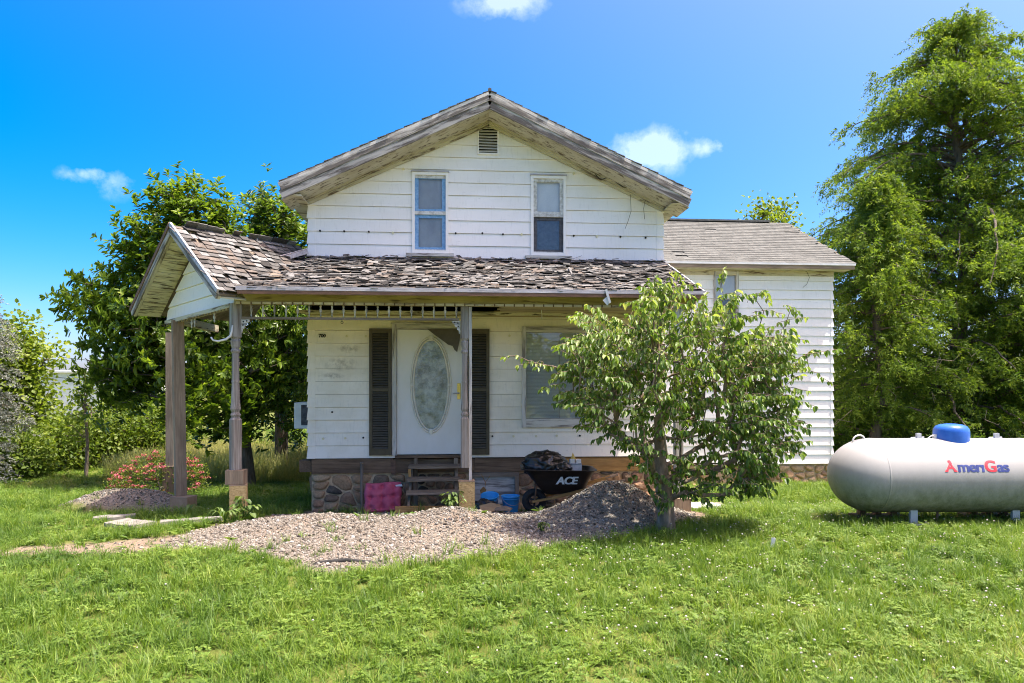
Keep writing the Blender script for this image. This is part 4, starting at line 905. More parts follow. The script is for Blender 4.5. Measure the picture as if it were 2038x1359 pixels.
mat_simple('dome_blue', ((0.3, (0.02, 0.10, 0.45)), (0.7, (0.045, 0.17, 0.60))), 6, rough=.3, bstr=.05)
mat_simple('letter_navy', ((0.3, (0.035, 0.05, 0.19)), (0.7, (0.06, 0.08, 0.26))), 12, rough=.5)
mat_simple('letter_red', ((0.3, (0.62, 0.035, 0.05)), (0.7, (0.75, 0.07, 0.09))), 12, rough=.5)
mat_simple('black_plastic', ((0.3, (0.006, 0.006, 0.0065)), (0.7, (0.014, 0.014, 0.015))), 9, rough=.45, bstr=.1)
mat_simple('rubber', ((0.3, (0.014, 0.014, 0.014)), (0.7, (0.04, 0.038, 0.036))), 20, rough=.85)
mat_simple('bag_black', ((0.3, (0.008, 0.008, 0.009)), (0.7, (0.018, 0.018, 0.02))), 6, rough=.3, bstr=.35, bdist=.03, spec=.5, detail=1)
mat_simple('letter_white', ((0.3, (0.55, 0.66, 0.72)), (0.7, (0.74, 0.80, 0.84))), 40, rough=.5)
mat_simple('bucket_blue', ((0.3, (0.03, 0.30, 0.70)), (0.7, (0.06, 0.40, 0.82))), 7, rough=.38, bstr=.05)
mat_simple('cushion_pink', ((0.3, (0.42, 0.05, 0.10)), (0.7, (0.60, 0.13, 0.19))), 8, rough=.85, bstr=.5)
mat_simple('paper_white', ((0.3, (0.60, 0.60, 0.60)), (0.7, (0.75, 0.75, 0.74))), 9, rough=.7)
mat_simple('paper_grey', ((0.3, (0.38, 0.40, 0.43)), (0.7, (0.55, 0.57, 0.60))), 12, rough=.7)
mat_simple('card_tan', ((0.3, (0.28, 0.20, 0.12)), (0.7, (0.42, 0.32, 0.20))), 9, rough=.85)
mat_simple('card_yellow', ((0.3, (0.50, 0.34, 0.08)), (0.7, (0.68, 0.50, 0.16))), 9, rough=.85)

# ---- wooden steps
st = empty('wooden_steps', (-.42, -.55, gz(-.42, -.6)), 'weathered open wooden steps leading up to the white front door', 'steps')
for (y, z) in ((-.22, .745), (-.47, .575), (-.72, .41)):
    m_ = MB(); m_.box((-.835, y - .14, z - .022), (-.03, y + .12, z + .020), jit=.006); m_.build('tread', MATS['step_wood'], st)
for x in (-.79, -.085):
    m_ = MB(); m_.beam((x, -.06, .68), (x, -.86, .16), .16, .04); m_.build('stringer', MATS['step_wood'], st)
for (x, y, z0, z1) in ((-.735, -.12, .1, .86), (-.095, -.12, .1, .86), (-.765, -.60, .05, .41), (-.10, -.62, .05, .40)):
    m_ = MB(); m_.box((x - .03, y - .02, z0), (x + .03, y + .02, z1), jit=.004); m_.build('support', MATS['step_wood'], st)
m_ = MB(); m_.box((-.83, -.40, .56), (-.79, -.36, .72)); m_.build('cleat', MATS['orange_timber'], st)
tb = MB(); tb.box((-.98, -.96, gz(-.6, -.9) - .04), (-.10, -.88, gz(-.6, -.9) + .11), jit=.006); t_ = tb.build('timber', MATS['orange_timber'], None, bevel=.004)
tag(t_, 'fresh yellow timber lying on edge below the steps', 'timber')

# ---- tufted cushion
cu = empty('seat_cushion', (-1.235, -.30, gz(-1.235, -.3)), 'tufted pink seat cushion leaning against the stone foundation', 'cushion')
n = 33; V = []; tuft = [(-.18, -.18), (0, -.18), (.18, -.18), (-.18, 0), (0, 0), (.18, 0), (-.18, .18), (0, .18), (.18, .18)]
for side in (-1, 1):
    for j in range(n):
        for i in range(n):
            u, w = -1 + 2 * i / (n - 1), -1 + 2 * j / (n - 1)
            e = max(0, 1 - abs(u) ** 5) ** .5 * max(0, 1 - abs(w) ** 5) ** .5; x, z = u * .285, w * .235
            dp = sum(math.exp(-(((x * .95 - a * .95) ** 2 + (z * 1.15 - b) ** 2) / .0018)) for a, b in tuft)
            cr = 0.016 * (math.exp(-(math.sin(u * 4.9) / .25) ** 2) + math.exp(-(math.sin(w * 4.0) / .25) ** 2))
            th = (.085 - .060 * min(1, dp) - cr) * e
            V.append((x * (1 + .03 * math.sin(5 * w)), side * th, z + .235 + .012 * math.sin(3 * u)))
fs = [(s * n * n + j * n + i, s * n * n + j * n + i + 1, s * n * n + (j + 1) * n + i + 1, s * n * n + (j + 1) * n + i) for s in (0, 1) for j in range(n - 1) for i in range(n - 1)]
m_ = MB(); tilt = R(20); m_.add([(x, y * math.cos(tilt) + z * math.sin(tilt) * 1.0 - .06, z * math.cos(tilt) - y * math.sin(tilt) + .01) for x, y, z in V], fs); m_.build('cover', MATS['cushion_pink'], cu, local=True, smooth=True)
m_ = MB(); m_.box((.19, .02, .395), (.30, .06, .425), jit=.012); m_.build('white_tag', MATS['paper_white'], cu, local=True)
# ---- weathered pole
pl = MB(); pl.tube([(-1.585, -.10, .78), (-1.57, -.20, .45), (-1.545, -.36, gz(-1.54, -.36) - .02)], [.026, .024, .022], 10); pl.tube([(-1.5855, -.098, .775), (-1.588, -.09, .80)], [.030, .028], 10)
tag(pl.build('wooden_pole', MATS['grey_wood'], None, smooth=True), 'grey weathered pole leaning on the sill left of the pink cushion', 'pole')

# ---- wheelbarrow (local x runs from wheel to handles)
wx, wy = 1.075, -1.0; wz = gz(wx, wy)
wbw = empty('wheelbarrow', (wx, wy, wz), 'black plastic wheelbarrow with white lettering standing before the foundation', 'wheelbarrow', rz=R(-3))
def rrect(x0, x1, hw, z, r, zt=0.0, k=5):
    pts = []
    for (cx, cy, a0) in ((x1 - r, hw - r, 0), (x0 + r, hw - r, 90), (x0 + r, -hw + r, 180), (x1 - r, -hw + r, 270)):
        for i in range(k + 1):
            a = R(a0 + 90 * i / k); x = cx + r * math.cos(a); pts.append((x, cy + r * math.sin(a), z + zt * (x - x0)))
    return pts
lay = [(.17, .70, .17, .30, .09, .06), (.13, .725, .20, .315, .10, .06), (-.02, .80, .275, .50, .12, 0.03), (-.165, .87, .325, .665, .13, -.02), (-.205, .905, .355, .678, .14, -.02), (-.205, .905, .355, .690, .14, -.02), (-.155, .86, .315, .686, .13, -.02), (-.01, .79, .265, .50, .12, .03), (.15, .71, .18, .335, .09, .06)]
rings = [rrect(a, b, h, z, r, zt) for (a, b, h, z, r, zt) in lay]; K2 = len(rings[0]); V = [p for rg in rings for p in rg]
fs = [(i * K2 + k, i * K2 + (k + 1) % K2, (i + 1) * K2 + (k + 1) % K2, (i + 1) * K2 + k) for i in range(len(rings) - 1) for k in range(K2)] + [tuple(range(K2))[::-1], tuple((len(rings) - 1) * K2 + k for k in range(K2))]
m_ = MB(); m_.add(V, fs); tray = m_.build('tray', MATS['black_plastic'], wbw, local=True, smooth=True)
V, Fs = text_mesh('ACE', .155, .004, .18, .95)
m_ = MB(); x_off = .30
def tray_y(z): 
    t = (z - .315) / (.50 - .315); return -(.20 + (.275 - .20) * t) if z < .5 else -(.275 + (.325 - .275) * (z - .5) / .165)
m_.add([(x_off + a * 1.05, tray_y(.47 + b) - .012, .47 + b) for a, b, _ in V], Fs); m_.add([(x_off + a * 1.05 + .009, tray_y(.47 + b) - .0132, .47 + b) for a, b, _ in V], Fs); m_.build('lettering', MATS['letter_white'], tray, local=True)
wh = MB(); wh.tube([(0, -.055, .185), (0, .055, .185)], .02, 10); wheel = wh.build('wheel', MATS['drip_metal'], wbw, local=True)
def torus(mb, c, Rr, rr, sx=1.0, n=30, k=12):
    vs = [(c[0] + (Rr + rr * math.cos(6.28319 * j / k)) * math.cos(6.28319 * i / n), c[1] + rr * sx * math.sin(6.28319 * j / k), c[2] + (Rr + rr * math.cos(6.28319 * j / k)) * math.sin(6.28319 * i / n)) for i in range(n) for j in range(k)]
    mb.add(vs, [(i * k + j, i * k + (j + 1) % k, ((i + 1) % n) * k + (j + 1) % k, ((i + 1) % n) * k + j) for i in range(n) for j in range(k)])
m_ = MB(); torus(m_, (0, 0, .185), .135, .05, .95); m_.build('tyre', MATS['rubber'], wheel, local=True, smooth=True)
m_ = MB()
for i in range(3):
    a = 6.283 * i / 3 + .5; m_.beam((.0, -.018, .185), (.088 * math.cos(a), -.018, .185 + .088 * math.sin(a)), .03, .03, up=(0, 1, 0))
torus(m_, (0, 0, .185), .088, .012, 3.0, 24, 8); m_.build('rim', MATS['rubber'], wheel, local=True, smooth=False)
for s in (-1, 1):
    m_ = MB(); m_.beam((-.03, s * .09, .185), (.25, s * .16, .25), .035, .03); m_.beam((.25, s * .16, .25), (1.18, s * .30, .50), .045, .035); m_.build('handle', MATS['orange_timber'], wbw, local=True)
    m_ = MB(); m_.tube([(1.10, s * .288, .478), (1.30, s * .318, .53)], .022, 8); m_.build('grip', MATS['tan_wood'], wbw, local=True)
    m_ = MB(); m_.tube([(.55, s * .205, .33), (.62, s * .22, .02), (.70, s * .22, .01), (.80, s * .235, .385)], .014, 7); m_.build('leg', MATS['rust_metal'], wbw, local=True)
    m_ = MB(); m_.tube([(0, s * .075, .185), (.02, s * .12, .40), (.05, s * .15, .52)], .012, 7); m_.build('brace', MATS['rust_metal'], wbw, local=True)
# ---- black rubbish bag lying in the tray
def blob(seed, c, rad, freq, amp, sub=5, ridge=True, flat=None, oct=3):
    import bmesh
    bm = bmesh.new(); bmesh.ops.create_icosphere(bm, subdivisions=sub, radius=1.0)
    from mathutils import noise as mn
    off = Vector((seed * 7.3, seed * 3.1, 2.0)); V = []
    for v in bm.verts:
        p = v.co.copy(); s = 0; a = amp; f = freq
        for o in range(oct):
            q = mn.noise(p * f + off); s += a * ((1 - abs(q) * 2) if ridge else q); a *= .5; f *= 2.05
        r = 1 + s; q = Vector((p.x * rad[0] * r, p.y * rad[1] * r, p.z * rad[2] * r))
        if flat is not None and q.z < flat: q.z = flat + (q.z - flat) * .1
        V.append((c[0] + q.x, c[1] + q.y, c[2] + q.z))
    fs = [tuple(v.index for v in f.verts) for f in bm.faces]; bm.free(); m = MB(); m.add(V, fs); return m
bg_ = empty('rubbish_bag', (1.28, -1.0, wz + .55), 'crumpled shiny black rubbish bag heaped in the wheelbarrow', 'bag')
m_ = blob(3, (1.24, -1.0, wz + .70), (.25, .20, .17), 1.15, .30, 5); m_.build('bag_body', MATS['bag_black'], bg_, smooth=True)
m_ = blob(8, (1.42, -1.02, wz + .68), (.17, .18, .085), 1.4, .25, 5); m_.build('bag_fold', MATS['bag_black'], bg_, smooth=True)
m_ = blob(5, (1.29, -1.0, wz + .84), (.13, .10, .055), 1.4, .35, 5); m_.build('bag_neck', MATS['bag_black'], bg_, smooth=True)
ct = empty('carton', (1.68, -1.02, wz + .6), 'pale grey twin carton beside the black bag in the wheelbarrow', 'carton')
m_ = MB(); m_.box((1.585, -1.12, wz + .60), (1.765, -.98, wz + .745), jit=.004); m_.build('box', MATS['paper_grey'], ct)
for x in (1.595, 1.69):
    m_ = MB(); m_.box((x, -1.11, wz + .746), (x + .07, -1.0, wz + .805), jit=.004); m_.build('flap', MATS['paper_white'], ct)
m_ = MB(); m_.box((1.60, -1.124, wz + .735), (1.765, -1.1215, wz + .743)); m_.build('band', MATS['letter_navy'], ct)
ys = MB(); ys.prism([(1.61, -1.05, wz + .80), (1.69, -1.06, wz + .805), (1.675, -1.05, wz + .835), (1.645, -1.05, wz + .90), (1.63, -1.05, wz + .85)], (0, -1, 0), .02)
tag(ys.build('card_scrap', MATS['card_yellow'], None), 'small torn yellow scrap standing on the pale carton', 'scrap')
# ---- two blue buckets, black bag, cardboard
def bucket(x, y, z, label, tilt, rz):
    o = empty('bucket', (x, y, z), label, 'bucket', 'blue plastic buckets', rz=rz); o.rotation_euler = (tilt[0], tilt[1], rz); bpy.context.view_layer.update()
    m = MB(); m.lathe([(.105, 0), (.108, .005), (.132, .235), (.140, .237), (.141, .262), (.134, .263), (.128, .245), (.103, .02), (.0, .018)], (0, 0), 28); m.build('body', MATS['bucket_blue'], o, local=True, smooth=True)
    m = MB(); torus_z = [((.139) * math.cos(6.28319 * i / 28), .139 * math.sin(6.28319 * i / 28), .215) for i in range(29)]; m.tube(torus_z, .006, 6, caps=False); m.build('rim_band', MATS['bucket_blue'], o, local=True, smooth=True)
    m = MB(); m.tube([(.14 * math.cos(a), -.142 * math.sin(a) * .9 - .0, .235 - .11 * math.sin(a)) for a in [math.pi * i / 12 for i in range(13)]], .004, 5); m.build('handle', MATS['drip_metal'], o, local=True)
    return o
bucket(.735, -.78, gz(.735, -.78), 'upright blue plastic bucket next to the wheelbarrow wheel', (0, 0), R(20))
bucket(.43, -.66, gz(.43, -.66) + .02, 'tilted blue plastic bucket partly covered by a black bag', (R(14), R(6), 0), R(-30))
m_ = blob(12, (.33, -.86, gz(.33, -.86) + .075), (.16, .12, .10), 1.9, .25, 5, flat=-.07); tag(m_.build('rubbish_bag', MATS['bag_black'], None, smooth=True), 'small black bag slumped on the ground in front of the buckets', 'bag')
for (x, y, w, d, rz, mt, lb, ti) in ((.42, -1.08, .34, .2, 12, 'card_tan', 'flat tan cardboard piece lying in front of the black bag', .06), (.60, -1.16, .26, .1, -20, 'grey_wood', 'thin grey wood scrap lying on the gravel near the buckets', .03)):
    z = gz(x, y) + .045; o_ = MB(); a = R(rz); P_ = [(-w / 2, -d / 2, 0), (w * .45, -d / 2, .01), (w / 2, d * .4, ti), (w * .1, d / 2, ti + .03), (-w * .45, d * .35, ti)]
    P_ = [(x + p * math.cos(a) - q * math.sin(a), y + p * math.sin(a) + q * math.cos(a), z + r) for p, q, r in P_]; o_.prism(P_, (0, 0, 1), .012)
    tag(o_.build('cardboard' if mt == 'card_tan' else 'wood_scrap', MATS[mt], None), lb, 'cardboard' if mt == 'card_tan' else 'scrap')
bs = MB(); p0 = aty(966, 985, -.2); p1 = aty(964, 955, -.14); lf = [aty(962, 968, -.2), aty(955, 976, -.2), aty(957, 984, -.2), aty(966, 986, -.2), aty(968, 974, -.2)]
bs.tube([tuple(aty(964, 985, -.15)), tuple(aty(966, 960, -.1)), tuple(aty(958, 944, -.06))], .006, 5); bs.tube([tuple(aty(966, 960, -.1)), tuple(aty(975, 947, -.06))], .004, 5); bs.prism([tuple(p) for p in lf], (0, -1, 0), .01)
tag(bs.build('dry_branch', MATS['orange_timber'], None), 'dry brown twig with a dead leaf before the white cellar board', 'twig')
# ---- scraps at the right end of the porch
for (x, y, w, d, h, rz, mt, lb, nm) in ((3.55, -1.15, .55, .36, .03, 25, 'paper_white', 'white board lying in the grass behind the small tree', 'white_board'), (3.75, -.55, .7, .30, .05, -8, 'concrete', 'pale slab lying behind the white board at the porch end', 'slab')):
    o = empty(nm, (x, y, gz(x, y)), lb, 'board' if 'board' in nm else 'slab', rz=R(rz)); m = MB(); m.box((-w / 2, -d / 2, .06), (w / 2, d / 2, .06 + h), jit=.006); m.build('sheet', MATS[mt], o, local=True)
    m = MB(); m.box((-w / 2 + .03, -d / 2 + .02, -.03), (-w / 2 + .1, d / 2 - .02, .059)); m.box((w / 2 - .1, -d / 2 + .02, -.03), (w / 2 - .03, d / 2 - .02, .059)); m.build('prop', MATS['grey_wood'], o, local=True)
# ---- concrete edging strips at the left of the gravel
for (xa, ya, xb, yb, w, lb) in ((-3.80, -2.18, -3.12, -1.92, .16, 'long pale concrete strip leading to the left front pier'), (-4.85, -1.72, -4.40, -1.52, .20, 'short pale concrete strip farthest left in the grass'), (-4.40, -2.05, -3.95, -2.28, .34, 'broken pale concrete slab between the two edging strips')):
    z = (gz(xa, ya) + gz(xb, yb)) / 2; m = MB(); a, b = Vector((xa, ya, 0)), Vector((xb, yb, 0)); d = (b - a).normalized(); s_ = Vector((-d.y, d.x, 0)); K = 9; top = []
    for i in range(K): p = a + (b - a) * i / (K - 1); top.append(p + s_ * (w / 2 + FR.uniform(-.02, .02)))
    for i in range(K)[::-1]: p = a + (b - a) * i / (K - 1); top.append(p - s_ * (w / 2 + FR.uniform(-.02, .02)))
    m.prism([(p.x, p.y, z + .048 + FR.uniform(-.004, .004)) for p in top][::-1], (0, 0, 1), .12); tag(m.build('concrete_strip', MATS['concrete'], None), lb, 'concrete', 'concrete edging at the left')
lt = MB(); p = aty(1537, 1094, -4.05); z_ = gz(p[0], p[1]); lt.prism([(p[0] - .02, p[1], z_ + .02), (p[0] + .03, p[1] + .02, z_ + .03), (p[0] + .035, p[1] - .01, z_ + .13), (p[0] - .01, p[1] - .01, z_ + .14)], (0, -1, 0), .006)
tag(lt.build('plastic_marker', MATS['paper_white'], None), 'small white plastic scrap standing in the lawn right of the tree', 'litter')
hz_ = MB(); hz_.tube([(p[0], p[1], gz(p[0], p[1]) + q) for p, q in ((aty(612, 1130, -4.3), -.03), (aty(640, 1124, -4.22), .0), (aty(690, 1122, -4.2), .012), (aty(730, 1128, -4.25), -.002), (aty(765, 1133, -4.32), -.02))], .024, 8)
tag(hz_.build('drain_hose', MATS['rubber'], None, smooth=True), 'half buried dark drain hose at the front edge of the gravel', 'hose')

# ---- propane tank
tk0 = at(1652, 945, 8.84); tk1 = at(2038, 945, 8.84); ax = np.array(tk1) - np.array(tk0); ang = math.atan2(ax[1], ax[0])
TR_ = .475; TL_ = 3.0
tank = empty('propane_tank', (tk0[0], tk0[1], 0.0), 'long white propane tank with blue dome and green algae stains underneath', 'gas tank', rz=ang)
ZC = float(tk0[2]); HDL = .53
prof = [(max(1e-3, TR_ * math.sin(math.pi / 2 * i / 14)), HDL * (1 - math.cos(math.pi / 2 * i / 14))) for i in range(15)]
prof = prof + [(TR_, HDL + (TL_ - 2 * HDL) * k / 8) for k in range(1, 8)] + [(r, TL_ - x) for r, x in prof[::-1]]
KN = 48; V = [(x, r * math.cos(6.28319 * k / KN), ZC + r * math.sin(6.28319 * k / KN)) for r, x in prof for k in range(KN)]
fs = [(i * KN + k, i * KN + (k + 1) % KN, (i + 1) * KN + (k + 1) % KN, (i + 1) * KN + k) for i in range(len(prof) - 1) for k in range(KN)]
m_ = MB(); m_.add(V, fs); m_.build('shell', MATS['tank_paint'], tank, local=True, smooth=True)
for xw in (HDL, TL_ - HDL):
    m_ = MB(); m_.add([(xw + dx_, (TR_ + h_) * math.cos(6.28319 * k / 60), ZC + (TR_ + h_) * math.sin(6.28319 * k / 60)) for dx_, h_ in ((-.014, -.002), (-.006, .003), (.006, .003), (.014, -.002)) for k in range(60)], [(i * 60 + k, i * 60 + (k + 1) % 60, (i + 1) * 60 + (k + 1) % 60, (i + 1) * 60 + k) for i in range(3) for k in range(60)]); m_.build('weld_seam', MATS['tank_paint'], tank, local=True, smooth=True)
dx_ = (1893 - 1652) / F * 8.84
m_ = MB(); m_.lathe([(.205, ZC + TR_ - .07), (.208, ZC + TR_ - .055), (.206, ZC + TR_ + .085), (.200, ZC + TR_ + .12), (.178, ZC + TR_ + .155), (.13, ZC + TR_ + .178), (.06, ZC + TR_ + .188), (.001, ZC + TR_ + .19)], (dx_, 0), 40); dome = m_.build('valve_dome', MATS['dome_blue'], tank, local=True, smooth=True)
m_ = MB(); m_.box((dx_ - .225, -.03, ZC + TR_ - .01), (dx_ - .20, .03, ZC + TR_ + .05)); m_.tube([(dx_ - .30, 0, ZC + TR_ + .0), (dx_ - .25, 0, ZC + TR_ + .035), (dx_ - .22, 0, ZC + TR_ + .035)], .008, 6); m_.build('hinge', MATS['white_metal'], dome, local=True)
for px in (1828, 1983):
    lx = (px - 1652) / F * 8.84; m_ = MB(); m_.box((lx - .03, -.02, ZC + TR_ - .01), (lx + .03, .02, ZC + TR_ + .02)); m_.box((lx - .028, -.018, ZC + TR_ + .021), (lx + .028, .018, ZC + TR_ + .065)); m_.tube([(lx - .10, 0, ZC + TR_ + .004), (lx + .07, 0, ZC + TR_ + .01)], .010, 6); m_.build('valve', MATS['paper_grey'], tank, local=True)
for lx, in ((.34,), (TL_ - .34,)):
    m_ = MB(); zc = ZC + TR_ * .96; m_.tube([(lx - .05 + .075 * (1 - math.cos(math.pi * i / 8)), 0, zc - .035 + .07 * math.sin(math.pi * i / 8) + .045 * i / 8) for i in range(9)], .011, 7); m_.build('lifting_lug', MATS['white_metal'], tank, local=True, smooth=True)
for lx in (.96, TL_ - .75):
    m_ = MB(); gz_ = .255
    for s in (-1, 1): m_.box((lx - .045, s * .20 - .02, gz_ - .02), (lx + .045, s * .20 + .02, ZC - .40))
    m_.box((lx - .12, -.26, gz_ - .02), (lx + .12, .26, gz_ + .022)); m_.build('leg', MATS['tank_paint_'], tank, local=True)
m_ = MB(); m_.tube([(1.33, -.1, ZC - TR_ + .02), (1.30, -.13, .24)], .014, 7); m_.build('supply_pipe', MATS['rust_metal'], tank, local=True)
# lettering wrapped on the shell
def tank_text(txt, x, size, mat, bold, gain=1.0):
    V, Fs = text_mesh(txt, size, bold, 0.0, .90); w = V[:, 0].max() * gain; m = MB()
    zb = 2 + (HZ - 937) / F * 8.45 - ZC
    for q, dx in ((.0022, 0.0), (.0030, size * .045)):
        vs = []
        for a, b, _ in V:
            th = math.asin(max(-.95, min(.95, zb / TR_))) + b / TR_; vs.append((x + a * gain + dx, -(TR_ + q) * math.cos(th), ZC + (TR_ + q) * math.sin(th)))
        m.add(vs, Fs)
    m.build('lettering', MATS[mat], tank, local=True); return x + w + size * .045
xs = 1.20
x = tank_text('A', xs, .20, 'letter_red', .004, 1.0); x = tank_text('mer\u0131', x + .002, .18, 'letter_navy', .003, 1.08); x = tank_text('G', x + .004, .20, 'letter_red', .004, 1.0); x = tank_text('as', x + .004, .18, 'letter_navy', .003, 1.08)
TEXTW = x - xs
# timbers the tank stands beside
for (px, lb) in ((1760, 'dark timber sleeper lying in the grass below the left end of the tank'), (1985, 'dark timber sleeper lying in the grass below the middle of the tank')):
    p = at(px, 1030, 8.84); o = empty('sleeper', (p[0], p[1], .22), lb, 'timber', 'sleepers under the tank', rz=ang); m = MB(); m.box((-.32, .10, -.04), (.32, .30, .10), jit=.008); m.build('beam', MATS['dark_beam'], o, local=True)
    for q in (-.2, .0, .2):
        m = MB(); m.box((q - .04, .14, .101), (q + .04, .24, .165)); m.build('block', MATS['rust_metal'], o, local=True)

# ------------------------------------------------------------------ foliage builders
def frusta(a, b, ra, rb, k=6):
    a, b = np.asarray(a, float), np.asarray(b, float); d = unit(b - a); ref = np.where(np.abs(d[:, 2:3]) < .9, np.array([[0, 0, 1.]]), np.array([[1., 0, 0]]))
    u = unit(np.cross(d, ref)); w = np.cross(d, u); t = np.arange(k) * 2 * np.pi / k; n = len(a)
    ringd = u[:, None] * np.cos(t)[None, :, None] + w[:, None] * np.sin(t)[None, :, None]
    V = np.concatenate([a[:, None] + ringd * np.asarray(ra)[:, None, None], b[:, None] + ringd * np.asarray(rb)[:, None, None]], 1).reshape(-1, 3)
    base = (np.arange(n) * 2 * k)[:, None]; i = np.arange(k)
    Fq = np.stack([base + i, base + (i + 1) % k, base + k + (i + 1) % k, base + k + i], -1).reshape(-1, 4)
    return V, Fq
def leaf_geo(P, D, Nn, L, W, fold=.35, droop=.25, wide=(.34, .70), wr=(1.0, .78)):
    """one folded, pointed leaf (two quads) for each row"""
    P, D, Nn = np.asarray(P), unit(D), np.asarray(Nn); S = unit(np.cross(D, Nn)); Nn = np.cross(S, D); L = np.asarray(L)[:, None]; W = np.asarray(W)[:, None] / 2
    b = P; t = P + D * L - Nn * (droop * L)
    l1 = P + D * L * wide[0] - S * W * wr[0] + Nn * W * fold; r1 = P + D * L * wide[0] + S * W * wr[0] + Nn * W * fold
    l2 = P + D * L * wide[1] - S * W * wr[1] + Nn * (W * fold - droop * L * .45); r2 = P + D * L * wide[1] + S * W * wr[1] + Nn * (W * fold - droop * L * .45)
    V = np.stack([b, l1, l2, t, r2, r1], 1).reshape(-1, 3); n = len(P); o = (np.arange(n) * 6)[:, None]
    Fq = np.concatenate([o + np.array([0, 3, 2, 1]), o + np.array([0, 5, 4, 3])], 0); return V, Fq
def sliver_geo(P, D, Nn, L, W):
    P, D = np.asarray(P), unit(D); S = unit(np.cross(D, Nn)); L = np.asarray(L)[:, None]; W = np.asarray(W)[:, None] / 2
    V = np.stack([P, P + D * L * .5 - S * W, P + D * L, P + D * L * .5 + S * W], 1).reshape(-1, 3); n = len(P); return V, (np.arange(n) * 4)[:, None] + np.arange(4)
def rand_dir(r, n): return unit(r.normal(size=(n, 3)))
def ell_points(r, n, c, rad, shell=.55):
    d = rand_dir(r, n); q = (shell + (1 - shell) * r.random(n)) ** 1.0; return np.asarray(c) + d * np.asarray(rad) * q[:, None]
def grow(r, trunk, targets, seg=.4, up=.12, wander=.06):
    """skeleton: nodes linked back to a trunk polyline, each target reached from the nearest branch"""
    pos = [np.array(p, float) for p in trunk]; par = [-1] + list(range(len(trunk) - 1)); ends = []
    T = np.asarray(targets); cen = pos[-1]; order = np.argsort(np.linalg.norm(T - cen, axis=1))
    plen = [0.0]
    for i in range(1, len(pos)): plen.append(plen[-1] + np.linalg.norm(pos[i] - pos[i - 1]))
    for ti in order:
        t = T[ti]; A = np.array(pos); dd = np.linalg.norm(A - t, axis=1); cost = dd + .22 * np.array(plen) + .8 * np.maximum(0, A[:, 2] - t[2])
        cost[:max(1, len(trunk) // 3)] += 5; j = int(np.argmin(cost)); k = max(1, int(dd[j] / seg)); cur = j; p0 = pos[j].copy()
        for s in range(1, k + 1):
            f = s / k; q = p0 + (t - p0) * f + np.array((0, 0, up * math.sin(math.pi * f) * dd[j])) + (r.normal(size=3) * wander * (s < k))
            pos.append(q); par.append(cur); plen.append(plen[cur] + np.linalg.norm(q - pos[cur])); cur = len(pos) - 1
        ends.append((cur, ti))
    cnt = np.zeros(len(pos))
    for e, _ in ends:
        while e >= 0: cnt[e] += 1; e = par[e]
    return np.array(pos), np.array(par), cnt
def wood(name, skel, r0, mat, parent, rmin=.006, expo=.5, k=7, flare=None):
    pos, par, cnt = skel; i = np.where(par >= 0)[0]; p = par[i]; rad = np.maximum(rmin, r0 * (np.maximum(cnt, .3) / cnt.max()) ** expo)
    ra, rb = rad[p].copy(), rad[i]; ra = np.minimum(ra, rb * 1.7)
    if flare is not None: ra = np.where(p == 0, ra * flare, ra)
    V, Fq = frusta(pos[p], pos[i] + (pos[i] - pos[p]) * .03, ra, rb, k); me = np_mesh(name, V, Fq, bc=V, smooth=True); return link(name, me, mat, parent)
def crown(name, V, Fq, vv, mat, parent):
    me = np_mesh(name, V, Fq, v=vv); o = link(name, me, mat, parent); return o

# ------------------------------------------------------------------ leaf materials
mat_leaf('leaf_dogwood', ((0.0, (0.045, 0.10, 0.018)), (0.4, (0.11, 0.195, 0.035)), (0.75, (0.225, 0.315, 0.07)), (1.0, (0.44, 0.50, 0.20))), .38, .42, .4)
mat_leaf('leaf_magnolia', ((0.0, (0.035, 0.075, 0.010)), (0.5, (0.11, 0.185, 0.02)), (0.85, (0.23, 0.32, 0.04)), (1.0, (0.36, 0.43, 0.07))), .42, .38, .4)
mat_leaf('leaf_redwood', ((0.0, (0.055, 0.11, 0.015)), (0.5, (0.135, 0.21, 0.028)), (1.0, (0.27, 0.345, 0.05))), .48, .55, .25)
mat_leaf('leaf_maple', ((0.0, (0.085, 0.135, 0.018)), (0.5, (0.19, 0.265, 0.03)), (1.0, (0.34, 0.39, 0.06))), .42, .5, .3)
mat_leaf('leaf_bush', ((0.0, (0.05, 0.10, 0.014)), (0.5, (0.13, 0.195, 0.026)), (1.0, (0.25, 0.30, 0.05))), .42, .5, .3)
mat_leaf('needle_blue', ((0.0, (0.10, 0.112, 0.092)), (0.5, (0.20, 0.215, 0.19)), (1.0, (0.33, 0.345, 0.315))), .15, .6, .2)
mat_leaf('leaf_weed', ((0.0, (0.06, 0.12, 0.025)), (1.0, (0.20, 0.28, 0.07))), .4, .45, .4)
mat_leaf('flower_pink', ((0.0, (0.30, 0.05, 0.08)), (0.5, (0.52, 0.12, 0.17)), (1.0, (0.70, 0.30, 0.33))), .3, .7, .2)

